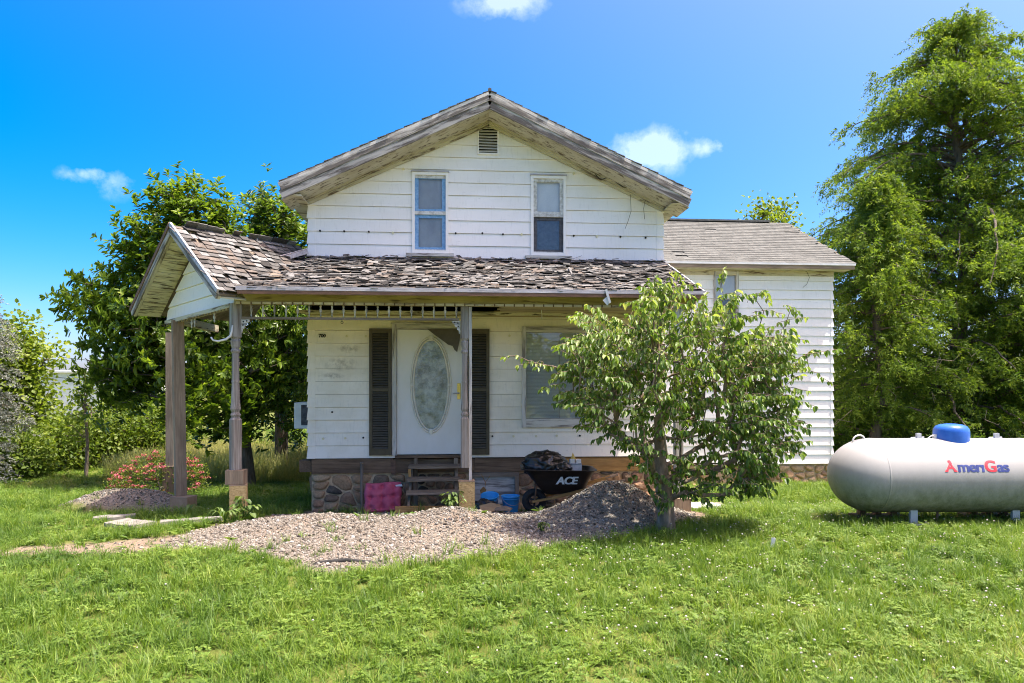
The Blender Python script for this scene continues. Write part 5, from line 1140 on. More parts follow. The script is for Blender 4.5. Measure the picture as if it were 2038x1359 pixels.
# ------------------------------------------------------------------ kousa-like tree in front of the porch
r = np.random.default_rng(31)
DB = np.array((2.44, -3.06)); dz0 = gz(*DB) - .06
dog = empty('small_tree', (DB[0], DB[1], dz0), 'small leafy tree with drooping curled leaves growing by the gravel heap', 'tree')
T = []
while len(T) < 820:
    x = r.uniform(1.2, 3.9); z = r.uniform(.7, 3.4); q = 1 - ((x - 2.58) / 1.3) ** 2
    if q <= 0: continue
    ry_ = .88 * math.sqrt(q) * min(1, .45 + .4 * (z - .4)) * min(1, .3 + 1.0 * (3.5 - z)); y = -3.12 + ry_ * r.uniform(-1, 1)
    if x < 2.2 and z < .92 + (2.2 - x) * 1.02: continue
    if x > 3.45 and z < .75 + (x - 3.45) * 1.3: continue
    if z > 3.0 + .16 * math.sin(x * 9) - .36 * abs(x - 2.4) ** 1.5: continue
    if math.hypot((x - 2.5) / .9, (y + 3.0) / .6) < 1 and z < 1.8 and r.random() < .55: continue
    if z < .85 and r.random() < .5: continue
    T.append(np.array((x, y, z)))
for px, py, dep in ((1045, 716, 8.1), (1065, 722, 8.1), (1095, 728, 8.1), (1125, 735, 8.1), (1110, 765, 8.0), (1140, 790, 8.0), (1185, 690, 8.1), (1170, 650, 8.2), (1350, 548, 8.2), (1345, 575, 8.2), (1345, 600, 8.2), (1435, 560, 8.1), (1440, 590, 8.1), (1500, 590, 8.1), (1525, 585, 8.1), (1520, 620, 8.1), (1575, 612, 8.2), (1565, 640, 8.2), (1635, 700, 8.2), (1605, 705, 8.2), (1610, 735, 8.2), (1585, 800, 8.2), (1580, 880, 8.1), (1550, 890, 8.1), (1500, 950, 8.0), (1470, 960, 8.0), (1440, 985, 8.0), (1360, 985, 7.8), (1300, 985, 7.9), (1330, 1000, 7.9), (1490, 985, 8.0)): T.append(at(px, py, dep))
T = np.array(T)
trunk = [(DB[0], DB[1], dz0), (DB[0] - .0, DB[1], dz0 + .22), (DB[0] - .005, DB[1] + .01, dz0 + .42), (DB[0] - .03, DB[1] + .02, dz0 + .62), (DB[0] - .06, DB[1] + .02, dz0 + .85), (DB[0] - .08, DB[1] + .0, dz0 + 1.15)]
sk = grow(r, trunk, T, .28, .05, .03)
wood('trunk', sk, .105, MATS['bark_dogwood'], dog, .004, .52, 8, 1.35)
# twigs with hanging pairs of leaves
P, D, Nn, tw_a, tw_b = [], [], [], [], []
axis = np.array((2.47, -3.03, 1.3))
for t in T:
    o = t - axis; o[2] = abs(o[2]) * .3 + .2; o = unit(o + r.normal(size=3) * .4); side = unit(np.cross(o, (0, 0, 1))); n = r.integers(6, 10); L = r.uniform(.28, .48); st_ = t - o * L * .35
    pr = st_
    for i in range(n):
        f = (i + .6) / n; q = st_ + o * L * f + np.array((0, 0, .06 * L - .25 * L * f * f)) + r.normal(size=3) * .012; tw_a.append(pr); tw_b.append(q); pr = q
        for s in (-1, 1):
            if r.random() < .06: continue
            P.append(q); D.append(side * s * r.uniform(.35, .8) + np.array((0, 0, -r.uniform(.45, 1.0))) + o * r.uniform(-.05, .45)); Nn.append(np.array((0, 0, .55)) + side * s * .75 + r.normal(size=3) * .2)
    P.append(pr); D.append(o * .7 + np.array((0, 0, -.5))); Nn.append(np.array((0, 0, 1.)))
P, D, Nn = np.array(P), np.array(D), np.array(Nn); n = len(P); L = np.clip(r.normal(.068, .016, n), .03, .11); W = L * r.uniform(.42, .64, n)
vv = np.clip(r.beta(2, 2.4, n) + .12 * (P[:, 2] - 1.8), 0, 1)
V, Fq = leaf_geo(P, D, Nn, L, W, .75, .22)
near = np.argsort(np.linalg.norm(P - CAM, axis=1) + .6 * r.random(n))[:300]; keep = np.ones(n, bool); keep[near] = False
va, fa = frusta(tw_a, tw_b, np.full(len(tw_a), .0035), np.full(len(tw_a), .0028), 4); link('twigs', np_mesh('twigs', va, fa, bc=va), MATS['bark_dogwood'], dog)['kind'] = 'stuff'
Vk = V.reshape(n, 6, 3)[keep].reshape(-1, 3); nk = int(keep.sum()); o_ = (np.arange(nk) * 6)[:, None]
crown('crown', Vk, np.concatenate([o_ + np.array([0, 3, 2, 1]), o_ + np.array([0, 5, 4, 3])]), np.repeat(vv[keep], 6), MATS['leaf_dogwood'], dog)['kind'] = 'stuff'
for i in near: link('leaf', np_mesh('leaf', V.reshape(n, 6, 3)[i], np.array([[0, 3, 2, 1], [0, 5, 4, 3]]), v=np.full(6, vv[i])), MATS['leaf_dogwood'], dog)
print('dogwood leaves', n)

# ------------------------------------------------------------------ broadleaf trees
def broadleaf(name, label, base, trunk_pts, lobes, ntar, nleaf, leaf, mat, r0, seed, group=None, spread=.32, whorl=True, bark='bark', keepn=0, fold=.3, cat='tree', up=.05, lmin=None):
    """lobes: (centre, radii, weight); leaves stand in tufts round the branch ends"""
    r = np.random.default_rng(seed); root = empty(name, tuple(base), label, cat, group); T = []
    w = np.array([l[2] for l in lobes], float); w /= w.sum()
    for (c, rad, _), k in zip(lobes, (w * ntar).astype(int)): T.append(ell_points(r, k, c, rad, .40))
    T = np.concatenate(T); 
    if lmin is not None: T[:, 2] = np.maximum(T[:, 2], lmin)
    sk = grow(r, trunk_pts, T, .6, up, .06); wood('trunk', sk, r0, MATS[bark], root, .007, .5, 6, 1.3)
    cen = np.average([l[0] for l in lobes], axis=0, weights=w); k = max(1, nleaf // len(T)); n = len(T) * k
    if whorl:
        tuft = max(1, k // 9); C = np.repeat(T, tuft, 0); C = C + r.normal(size=C.shape) * spread; m = 9; Pt = np.repeat(C, m, 0); out = unit(C - cen + np.array((0, 0, .5)) + r.normal(size=C.shape) * .35); O = np.repeat(out, m, 0)
        a = rand_dir(r, len(Pt)); a = unit(a - O * np.sum(a * O, 1, keepdims=True)); Dd = unit(a * .85 + O * r.uniform(.2, .9, (len(Pt), 1))); N_ = unit(O + .25 * rand_dir(r, len(Pt)))
        Pt = Pt + O * r.uniform(-.12, .05, (len(Pt), 1)); tv = np.repeat(r.random(len(C)), m)
    else:
        Pt = np.repeat(T, k, 0) + r.normal(size=(n, 3)) * spread; o = unit(Pt - cen); Dd = unit(o * .5 + rand_dir(r, len(Pt)) + np.array((0, 0, -.25))); N_ = unit(np.array((0, 0, .9)) + rand_dir(r, len(Pt)) * .8); tv = np.repeat(r.random(len(T)), k)
    n = len(Pt); L = r.uniform(leaf[0], leaf[1], n); W = L * r.uniform(leaf[2], leaf[3], n); vv = np.clip(.45 * r.random(n) + .5 * tv, 0, 1)
    if lmin is not None:
        ok = Pt[:, 2] > lmin - .3; Pt, Dd, N_, L, W, vv = Pt[ok], Dd[ok], N_[ok], L[ok], W[ok], vv[ok]; n = len(Pt)
    V, Fq = leaf_geo(Pt, Dd, N_, L, W, fold, .15)
    keep = np.ones(n, bool)
    if keepn:
        near = np.argsort(np.linalg.norm(Pt - CAM, axis=1))[:keepn]; keep[near] = False
        for i in near: link('leaf', np_mesh('leaf', V.reshape(n, 6, 3)[i], np.array([[0, 3, 2, 1], [0, 5, 4, 3]]), v=np.full(6, vv[i])), MATS[mat], root)
    Vk = V.reshape(n, 6, 3)[keep].reshape(-1, 3); nk = int(keep.sum()); o_ = (np.arange(nk) * 6)[:, None]
    crown('crown', Vk, np.concatenate([o_ + np.array([0, 3, 2, 1]), o_ + np.array([0, 5, 4, 3])]), np.repeat(vv[keep], 6), MATS[mat], root)['kind'] = 'stuff'
    return root
def lobe(px, py, rx, ry, dep, w=None, rd=None):
    s = dep / F; return (at(px, py, dep), (rx * s, (rd if rd else rx) * s, ry * s), w if w else rx * ry)
MD = 15.2; mb0 = at(492, 960, MD); mb0[2] = gz(mb0[0], mb0[1]) - .05
mtop = at(470, 700, MD)
broadleaf('magnolia_tree', 'broad glossy dark green tree behind the left porch posts', mb0, [tuple(mb0), tuple(mb0 + (mtop - mb0) * .3), tuple(mb0 + (mtop - mb0) * .6), tuple(mtop)],
          [lobe(375, 425, 92, 66, MD, 9500), lobe(315, 510, 75, 85, MD, 9000), lobe(205, 605, 75, 58, MD, 6000), lobe(290, 610, 90, 70, MD, 7000), lobe(265, 690, 95, 110, MD), lobe(360, 640, 140, 170, MD), lobe(420, 790, 110, 85, MD - .6), lobe(500, 700, 110, 190, MD), lobe(440, 470, 45, 60, MD), lobe(240, 770, 60, 60, MD), lobe(570, 700, 70, 150, MD)],
          820, 46000, (.11, .19, .36, .46), 'leaf_magnolia', .16, 41, spread=.22, keepn=300)
m2 = at(560, 930, MD + 2.2); m2[2] = gz(m2[0], m2[1]) - .05; t2 = at(560, 560, MD + 2.2)
broadleaf('magnolia_tree', 'second glossy green tree showing between porch roof and main eave', m2, [tuple(m2), tuple(m2 + (t2 - m2) * .5), tuple(t2)],
          [lobe(540, 450, 62, 68, MD + 2, 7000), lobe(590, 480, 70, 80, MD + 2.4, 6000), lobe(500, 500, 40, 40, MD + 2), lobe(600, 700, 90, 200, MD + 3)], 300, 16000, (.11, .19, .36, .46), 'leaf_magnolia', .14, 43, spread=.22)
# far left: maple-like tree, blue spruce, hedge shrubs, sapling
d = 19.0; b = at(45, 925, d); b[2] = gz(b[0], b[1]) - .1; t = at(35, 760, d)
broadleaf('maple_tree', 'yellow green tree at the far left beyond the blue spruce', b, [tuple(b), tuple(b + (t - b) * .5), tuple(t)], [lobe(20, 690, 55, 60, d), lobe(50, 720, 55, 62, d), lobe(70, 790, 32, 50, d), lobe(10, 780, 70, 80, d), lobe(70, 850, 65, 55, d), lobe(-40, 760, 80, 110, d)], 300, 11000, (.09, .15, .7, .9), 'leaf_maple', .13, 51, spread=.24, whorl=False)
for i, (px, py, rx, ry, d, lab) in enumerate(((120, 880, 60, 45, 18.0, 'yellow green shrub below the maple at the far left'), (200, 870, 55, 60, 19.0, 'leafy shrub behind the pale sapling at the left'), (285, 865, 60, 55, 19.5, 'round green shrub left of the square porch post'), (250, 820, 50, 35, 21, 'darker shrub rising behind the round shrub at the left'), (40, 905, 60, 26, 16.5, 'low green shrub at the left picture edge below the spruce'), (330, 840, 40, 50, 21, 'shrub half hidden behind the leftmost porch post'), (560, 900, 60, 38, 22, 'low shrub far behind the magnolia trunk'), (420, 895, 60, 32, 23, 'low shrub far behind between the two left posts'))):
    b = at(px, 925, d); b[2] = gz(b[0], b[1]) - .05; c_ = at(px, py + 10, d); broadleaf('shrub', lab, b, [tuple(b), tuple(b + (c_ - b) * .4), tuple(c_)], [lobe(px, py, rx, ry, d), lobe(px - rx * .5, py + ry * .3, rx * .6, ry * .7, d), lobe(px + rx * .5, py + ry * .35, rx * .6, ry * .65, d)], 90, 3600, (.07, .13, .5, .75), 'leaf_bush', .05, 60 + i, 'shrubs along the left field edge', spread=.2, whorl=False, cat='shrub', lmin=b[2] + .05)
d = 16.5; b = at(171, 930, d); b[2] = gz(b[0], b[1]) - .05; t = at(168, 740, d)
broadleaf('sapling', 'thin sapling with pale bare stem before the white building', b, [tuple(b), tuple(b + (t - b) * .35 + np.array((.05, 0, 0))), tuple(b + (t - b) * .7), tuple(t)], [lobe(160, 775, 16, 34, d), lobe(185, 770, 16, 42, d), lobe(178, 820, 30, 30, d), lobe(150, 850, 30, 30, d)], 50, 800, (.06, .11, .5, .7), 'leaf_maple', .035, 77, spread=.10, whorl=False, bark='bark_dogwood')
# tall tree tip over the wing roof
d = 27.0; b = at(1530, 800, d); b[2] = gz(b[0], b[1]) - .1; t = at(1535, 470, d)
broadleaf('distant_tree', 'sparse treetop showing just above the wing roof ridge', b, [tuple(b), tuple(b + (t - b) * .5), tuple(t)], [lobe(1512, 422, 22, 18, d), lobe(1548, 424, 28, 18, d), lobe(1530, 470, 60, 40, d)], 60, 1300, (.12, .2, .5, .7), 'leaf_maple', .12, 79, spread=.25, whorl=False)

# ------------------------------------------------------------------ conifers
def conifer(name, label, base, hgt, prof, nbr, seed, mat, spray, leaflet, droop, group=None, asc=.25, dens=1.0, start=.06, bark='bark', dead=0):
    """prof(f) -> branch length at height fraction f; hanging feathery sprays along each branch"""
    r = np.random.default_rng(seed); root = empty(name, tuple(base), label, 'tree', group); base = np.asarray(base, float)
    nz_ = 14; tp = np.array([base + np.array((.12 * math.sin(i * .7 + seed), .1 * math.cos(i * .5), hgt * i / nz_)) for i in range(nz_ + 1)]); tr = .018 * hgt * (1 - np.arange(nz_ + 1) / nz_) ** .8 + .02
    A, B, RA, RB = list(tp[:-1]), list(tp[1:]), list(tr[:-1]), list(tr[1:])
    SP, SD = [], []
    for i in range(nbr):
        f = start + (1 - start) * np.clip((i + r.normal() * nbr * .03) / nbr, 0, 1) ** .9; f = min(f, .985); L = prof(f) * r.uniform(.5, 1.12); az = i * 2.39996 + r.normal() * .4; z = base[2] + f * hgt; h = np.array((math.cos(az), math.sin(az), 0)); k = max(3, int(L / .35)); o = np.array([np.interp(z, tp[:, 2], tp[:, 0]), np.interp(z, tp[:, 2], tp[:, 1]), z]); q0 = o; r0 = .012 + .012 * L
        side = np.array((-h[1], h[0], 0)); wig = r.normal() * .2; asc_ = asc * r.uniform(.2, 1.9); dr = r.uniform(.3, 1.1)
        for s in range(1, k + 1):
            g = s / k; q = o + h * L * g + side * wig * L * g * g + np.array((0, 0, asc_ * L * g - (asc_ + .28) * L * g ** 2.4 * .9 * dr)) + r.normal(size=3) * .03
            A.append(q0); B.append(q); RA.append(r0 * (1 - .85 * (s - 1) / k)); RB.append(r0 * (1 - .85 * g))
            if g > .22:
                ns = max(1, int(round(dens * (2.2 + 1.6 * g) * r.uniform(.6, 1.4))))
                for _ in range(ns):
                    SP.append(q0 + (q - q0) * r.random() + side * r.normal() * (.10 + .10 * L * g * .5) + np.array((0, 0, r.normal() * .16))); sd = h * r.uniform(.2, .9) + side * r.normal() * .7 + np.array((0, 0, -droop * r.uniform(.4, 1.3))); SD.append(sd)
            q0 = q
    V, Fq = frusta(A, B, np.array(RA), np.array(RB), 6); link('trunk', np_mesh('trunk', V, Fq, bc=V, smooth=True), MATS[bark], root)
    SP, SD = np.array(SP), unit(np.array(SD)); n = len(SP); m = spray[2]; Ls = r.uniform(spray[0], spray[1], n)
    f = np.tile((np.arange(m) + .5) / m, n); Pp = np.repeat(SP, m, 0) + np.repeat(SD * Ls[:, None], m, 0) * f[:, None]; Pp[:, 2] -= (np.repeat(Ls, m) * droop * .35) * f * f
    D0 = np.repeat(SD, m, 0); a = rand_dir(r, n * m); a = unit(a - D0 * np.sum(a * D0, 1, keepdims=True)); Dd = unit(a * .8 + D0 * .55 + np.array((0, 0, -droop * .35))); N_ = rand_dir(r, n * m) * .8 + np.array((0, 0, .6))
    Ll = r.uniform(leaflet[0], leaflet[1], n * m) * (1.15 - .5 * f); Wl = Ll * leaflet[2]
    V, Fq = sliver_geo(Pp, Dd, N_, Ll, Wl); hh = np.clip((Pp[:, 2] - base[2]) / hgt, 0, 1); rv = np.clip(np.repeat(r.random(n), m) * .6 + .35 * r.random(n * m) + .12 * (f - .5), 0, 1)
    crown('crown', V, Fq, np.repeat(rv, 4), MATS[mat], root)['kind'] = 'stuff'
    if dead:
        A, B = [], []
        for _ in range(dead):
            p = base + np.array((r.normal() * 1.3, -1.6 + r.normal() * .6, r.uniform(1.2, 3.2)))
            for s in range(3): q = p + np.array((r.normal() * .2, r.normal() * .1, -.05 + r.normal() * .14)); A.append(p); B.append(q); p = q
        V, Fq = frusta(A, B, np.full(len(A), .008), np.full(len(A), .005), 4); link('dead_twigs', np_mesh('dead_twigs', V, Fq, bc=V), MATS['grey_wood'], root)['kind'] = 'stuff'
    print(name, 'sprays', n, 'tris', n * m * 2)
d = 21.0; b = at(1910, 900, d); b[2] = gz(b[0], b[1]) - .1; H1 = at(1925, 40, d)[2] - b[2]
def pf(f): return min(5.0, 6.6 * (1 - f) ** .55 + .25)
conifer('feathery_conifer', 'tallest feathery light green conifer at the right behind the tank', b, H1, pf, 270, 91, 'leaf_redwood', (.32, .62, 24), (.09, .16, .28), .5, 'feathery conifers at the right', asc=.40, dens=2.3, start=.07, dead=14)
d = 18.5; b = at(1745, 900, d); b[2] = gz(b[0], b[1]) - .1; H2 = at(1730, 350, d)[2] - b[2]
conifer('feathery_conifer', 'lower feathery conifer between the house wing and the tall conifer', b, H2, lambda f: min(2.1, 3.0 * (1 - f) ** .7 + .2), 140, 93, 'leaf_redwood', (.32, .6, 24), (.09, .16, .28), .55, 'feathery conifers at the right', asc=.25, dens=2.0, start=.10, dead=10)
d = 19.5; b = at(2110, 900, d); b[2] = gz(b[0], b[1]) - .1
conifer('feathery_conifer', 'feathery conifer cut off by the right picture edge', b, 8.0, lambda f: 3.2 * (1 - f) ** .6 + .4, 90, 95, 'leaf_redwood', (.32, .6, 24), (.09, .16, .28), .5, 'feathery conifers at the right', asc=.3, dens=2.0, start=.08)
d = 15.5; b = at(-75, 930, d); b[2] = gz(b[0], b[1]) - .1; H4 = at(0, 500, d)[2] - b[2]
conifer('blue_spruce', 'grey blue spruce at the left picture edge', b, H4, lambda f: 1.65 * (1 - f) ** .75 + .15, 110, 97, 'needle_blue', (.25, .45, 30), (.05, .09, .34), .25, None, asc=.12, dens=2.4, start=.08)
for i, (px, py, rx, ry, d, lab) in enumerate(((1690, 850, 60, 60, 20.0, 'dark green shrub beside the wing corner'), (1800, 830, 90, 75, 21.5, 'dense shrub behind the left end of the tank'), (1950, 825, 90, 80, 23.0, 'dense shrub behind the blue tank dome'), (2060, 830, 80, 75, 22.0, 'dense shrub behind the tank at the right edge'))):
    b = at(px, 900, d); b[2] = gz(b[0], b[1]) - .05; c_ = at(px, py + 10, d); broadleaf('shrub', lab, b, [tuple(b), tuple(b + (c_ - b) * .4), tuple(c_)], [lobe(px, py, rx, ry, d), lobe(px - rx * .5, py + ry * .3, rx * .6, ry * .7, d), lobe(px + rx * .5, py + ry * .35, rx * .6, ry * .65, d)], 120, 4200, (.08, .15, .4, .6), 'leaf_magnolia', .06, 160 + i, 'shrubs behind the tank', spread=.28, whorl=False, cat='shrub', lmin=b[2] + .05)

# ------------------------------------------------------------------ pink flowering shrub
r = np.random.default_rng(17); sp0 = np.array(at(318, 950, 12.9)[:2]); sz = gz(*sp0)
spi = empty('flowering_shrub', (sp0[0], sp0[1], sz), 'low pink flowering shrub behind the left gravel heap', 'shrub')
T = ell_points(r, 260, (sp0[0], sp0[1], sz + .22), (.95, .6, .60), .75); T = T[T[:, 2] > sz + .05]; T[:, 2] -= .35 * np.maximum(0, -(T[:, 0] - sp0[0])) * .5; T[:, 2] = np.maximum(T[:, 2], sz + .06)
sk = grow(r, [(sp0[0], sp0[1], sz - .03), (sp0[0], sp0[1], sz + .05), (sp0[0], sp0[1], sz + .12)], T, .25, .1, .02); wood('stems', sk, .02, MATS['bark'], spi, .003, .5, 4)
Pt = np.repeat(T, 22, 0) + r.normal(size=(len(T) * 22, 3)) * .065; n = len(Pt); V, Fq = leaf_geo(Pt, rand_dir(r, n) + np.array((0, 0, .3)), rand_dir(r, n) * .5 + np.array((0, 0, 1)), r.uniform(.035, .06, n), r.uniform(.012, .022, n)); crown('crown', V, Fq, np.repeat(r.random(n), 6), MATS['leaf_bush'], spi)['kind'] = 'stuff'
ft = T[r.random(len(T)) < .75]
for p in ft:
    k = 26; q = np.array(p) + np.array((0, -.02, .055)); d = rand_dir(r, k); Pq = q + d * np.array((.062, .062, .02)) * r.random((k, 1)) ** .5; V, Fq = sliver_geo(Pq, rand_dir(r, k), np.array((0, 0, 1.)) + .6 * rand_dir(r, k), np.full(k, .028), np.full(k, .024))
    link('flower_head', np_mesh('flower_head', V, Fq, v=np.clip(np.repeat(r.normal(.45, .25, k), 4), 0, 1)), MATS['flower_pink'], spi)

# ------------------------------------------------------------------ weeds by the piers
def weed(name, label, x, y, leaves, ln, wd, ht, seed, grassy=False):
    r = np.random.default_rng(seed); z = gz(x, y) + .01; root = empty(name, (x, y, z), label, 'plant'); c = np.array((x, y, z)); A, B = [], []
    for i in range(leaves):
        az = r.uniform(0, 6.283); h = np.array((math.cos(az), math.sin(az), 0)); L = ln * r.uniform(.7, 1.2)
        if grassy:
            pts = [c + h * L * f + np.array((0, 0, ht * math.sin(min(1, f * 1.05) * 2.4))) for f in np.linspace(0, 1, 7)]; m = MB(); s_ = np.array((-h[1], h[0], 0)) * wd / 2; vs = []
            for q, f in zip(pts, np.linspace(0, 1, 7)): w = math.sin(math.pi * (.08 + .9 * f)) ; vs += [tuple(q - s_ * w), tuple(q + s_ * w)]
            m.add(vs, [(2 * j, 2 * j + 1, 2 * j + 3, 2 * j + 2) for j in range(6)], None, r.random()); m.build('leaf', MATS['leaf_weed'], root)
        else:
            s0 = c + np.array((r.normal() * .02, r.normal() * .02, 0)); e = s0 + h * r.uniform(.02, .6) * ht + np.array((0, 0, ht * r.uniform(.25, 1.0))); A.append(s0); B.append(e)
            V, Fq = leaf_geo([e], [h + np.array((0, 0, -.35))], [np.array((0, 0, 1.)) + .3 * h], [L], [L * wd], .3, .25); link('leaf', np_mesh('leaf', V, Fq, v=np.full(6, r.random())), MATS['leaf_weed'], root)
    if A:
        V, Fq = frusta(A, B, np.full(len(A), .004), np.full(len(A), .003), 5); link('stems', np_mesh('stems', V, Fq, bc=V), MATS['leaf_weed'], root)
weed('leafy_weed', 'broad leaved weed at the foot of the left front pier', -2.83, -1.92, 26, .10, .75, .30, 5)
weed('strap_leaf_plant', 'arching strap leaved plant beside the left front pier', -3.02, -2.12, 16, .26, .028, .16, 6, True)
weed('strap_leaf_plant', 'arching strap leaved plant in front of the leftmost post', -3.75, -1.55, 12, .26, .026, .15, 7, True)
weed('leafy_weed', 'leafy weed growing beside the pier near the steps', -.14, -1.86, 60, .075, .5, .28, 8)
weed('leafy_weed', 'small bright green weed growing alone in the gravel', .95, -3.05, 16, .06, .5, .12, 9)

# ------------------------------------------------------------------ far white building and the wires
fb = at(60, 800, 48.0); bz = gz(fb[0], fb[1]); fbo = empty('white_building', (fb[0], fb[1], bz), 'plain white building glimpsed between the trees at the left', 'building')
tz = at(150, 738, 48.0)[2]
m_ = MB(); m_.box((fb[0] - 2, fb[1], bz), (fb[0] + 8, fb[1] + 7, tz)); m_.build('wall', MATS['white_metal'], fbo)
m_ = MB(); m_.prism([(fb[0] - 2.3, fb[1] - .3, tz), (fb[0] + 8.3, fb[1] - .3, tz), (fb[0] + 8.3, fb[1] + 3.5, tz + .12), (fb[0] - 2.3, fb[1] + 3.5, tz + .12)], (0, 0, 1), .12); m_.build('roof', MATS['white_metal'], fbo)
for k, (ya, yb) in enumerate(((672, 708), (722, 742))):
    a = at(-300, ya - 35, 26); b = at(420, yb + 20, 40); pts = [a + (b - a) * f - np.array((0, 0, .5 * math.sin(math.pi * f))) for f in np.linspace(0, 1, 14)]; m_ = MB(); m_.tube([tuple(p) for p in pts], .014, 5)
    tag(m_.build('overhead_wire', MATS['dark_void'], None), ('upper' if k == 0 else 'lower') + ' thin overhead wire crossing the sky at the left', 'wire', 'overhead wires')

# trees on the far side of the road behind the viewer, mirrored in the door glass and the panes
for i, (x, y, h) in enumerate(((-9.0, -34, 9.0), (1.5, -38, 11.0), (13.0, -33, 8.5))):
    b = np.array((x, y, gz(x, y) - .1)); t = b + np.array((0, 0, h * .5))
    broadleaf('roadside_tree', ('left', 'middle', 'right')[i] + ' roadside tree behind the viewer mirrored in the glass', b, [tuple(b), tuple(b + (t - b) * .5), tuple(t)], [(b + np.array((0, 0, h * .62)), (h * .36, h * .36, h * .34), 3), (b + np.array((h * .2, 0, h * .42)), (h * .22, h * .22, h * .2), 1), (b + np.array((-h * .2, 0, h * .45)), (h * .22, h * .22, h * .2), 1)], 150, 4000, (.25, .42, .6, .8), 'leaf_maple', .22, 400 + i, 'roadside trees', spread=.5, whorl=False)

# far-off belt of woodland round the fields
r = np.random.default_rng(909); n = 1500; az = r.uniform(-1.5, 1.5, n) + YAW; rad = r.uniform(115, 165, n); hh = r.uniform(3.0, 7.5, n); hh = np.where(np.abs(az - YAW + .60) < .14, hh * .45, hh)
C = np.column_stack([CAM[0] + np.sin(az) * rad, CAM[1] + np.cos(az) * rad, np.full(n, -.2)]); k = 34
d = rand_dir(r, n * k); Pt = np.repeat(C, k, 0) + d * np.column_stack([np.repeat(hh * .45, k), np.repeat(hh * .45, k), np.repeat(hh * .5, k)]) * (.5 + .5 * r.random((n * k, 1))); Pt[:, 2] += np.repeat(hh * .5, k)
V, Fq = leaf_geo(Pt, rand_dir(r, n * k) + np.array((0, 0, .2)), d + .5 * rand_dir(r, n * k), r.uniform(.8, 1.6, n * k), r.uniform(.7, 1.3, n * k), .3, .1)
wdl = link('distant_woodland', np_mesh('distant_woodland', V, Fq, v=np.repeat(np.clip(.35 * r.random(n * k) + .3 * np.repeat(r.random(n), k), 0, 1), 6)), MATS['leaf_bush']); tag(wdl, 'far-off green belt of woodland along the horizon', 'woodland', kind='stuff')

# ------------------------------------------------------------------ ground cover: instances of small tufts and pebbles
def scatter(name, pts, rot, scl, idx, sources, label, cat, kind='stuff'):
    c2 = bpy.data.collections.new(name + '_source')
    for s in sources: c2.objects.link(s)
    me = bpy.data.meshes.new(name); me.vertices.add(len(pts)); me.vertices.foreach_set('co', np.asarray(pts, np.float32).ravel())
    for nm, ty, key, arr in (('rot', 'FLOAT_VECTOR', 'vector', rot), ('scl', 'FLOAT_VECTOR', 'vector', scl), ('idx', 'INT', 'value', idx)):
        a = me.attributes.new(nm, ty, 'POINT'); a.data.foreach_set(key, np.asarray(arr, np.int32 if ty == 'INT' else np.float32).ravel())
    o = bpy.data.objects.new(name, me); col.objects.link(o); tag(o, label, cat, kind=kind)
    g = bpy.data.node_groups.new(name, 'GeometryNodeTree'); g.interface.new_socket('Geometry', in_out='INPUT', socket_type='NodeSocketGeometry'); g.interface.new_socket('Geometry', in_out='OUTPUT', socket_type='NodeSocketGeometry')
    gi, go = g.nodes.new('NodeGroupInput'), g.nodes.new('NodeGroupOutput'); ip = g.nodes.new('GeometryNodeInstanceOnPoints'); ci = g.nodes.new('GeometryNodeCollectionInfo'); ci.inputs['Collection'].default_value = c2; ci.inputs['Separate Children'].default_value = True; ci.inputs['Reset Children'].default_value = True
    ip.inputs['Pick Instance'].default_value = True
    def attr(nm, ty):
        n = g.nodes.new('GeometryNodeInputNamedAttribute'); n.data_type = ty; n.inputs['Name'].default_value = nm; return n.outputs['Attribute']
    g.links.new(gi.outputs[0], ip.inputs['Points']); g.links.new(ci.outputs[0], ip.inputs['Instance']); g.links.new(attr('idx', 'INT'), ip.inputs['Instance Index'])
    e2r = g.nodes.new('FunctionNodeEulerToRotation'); g.links.new(attr('rot', 'FLOAT_VECTOR'), e2r.inputs[0]); g.links.new(e2r.outputs[0], ip.inputs['Rotation']); g.links.new(attr('scl', 'FLOAT_VECTOR'), ip.inputs['Scale']); g.links.new(ip.outputs[0], go.inputs[0])
    md = o.modifiers.new('scatter', 'NODES'); md.node_group = g; return o
def src(name, me, mat):
    me.materials.append(mat); return bpy.data.objects.new(name, me)
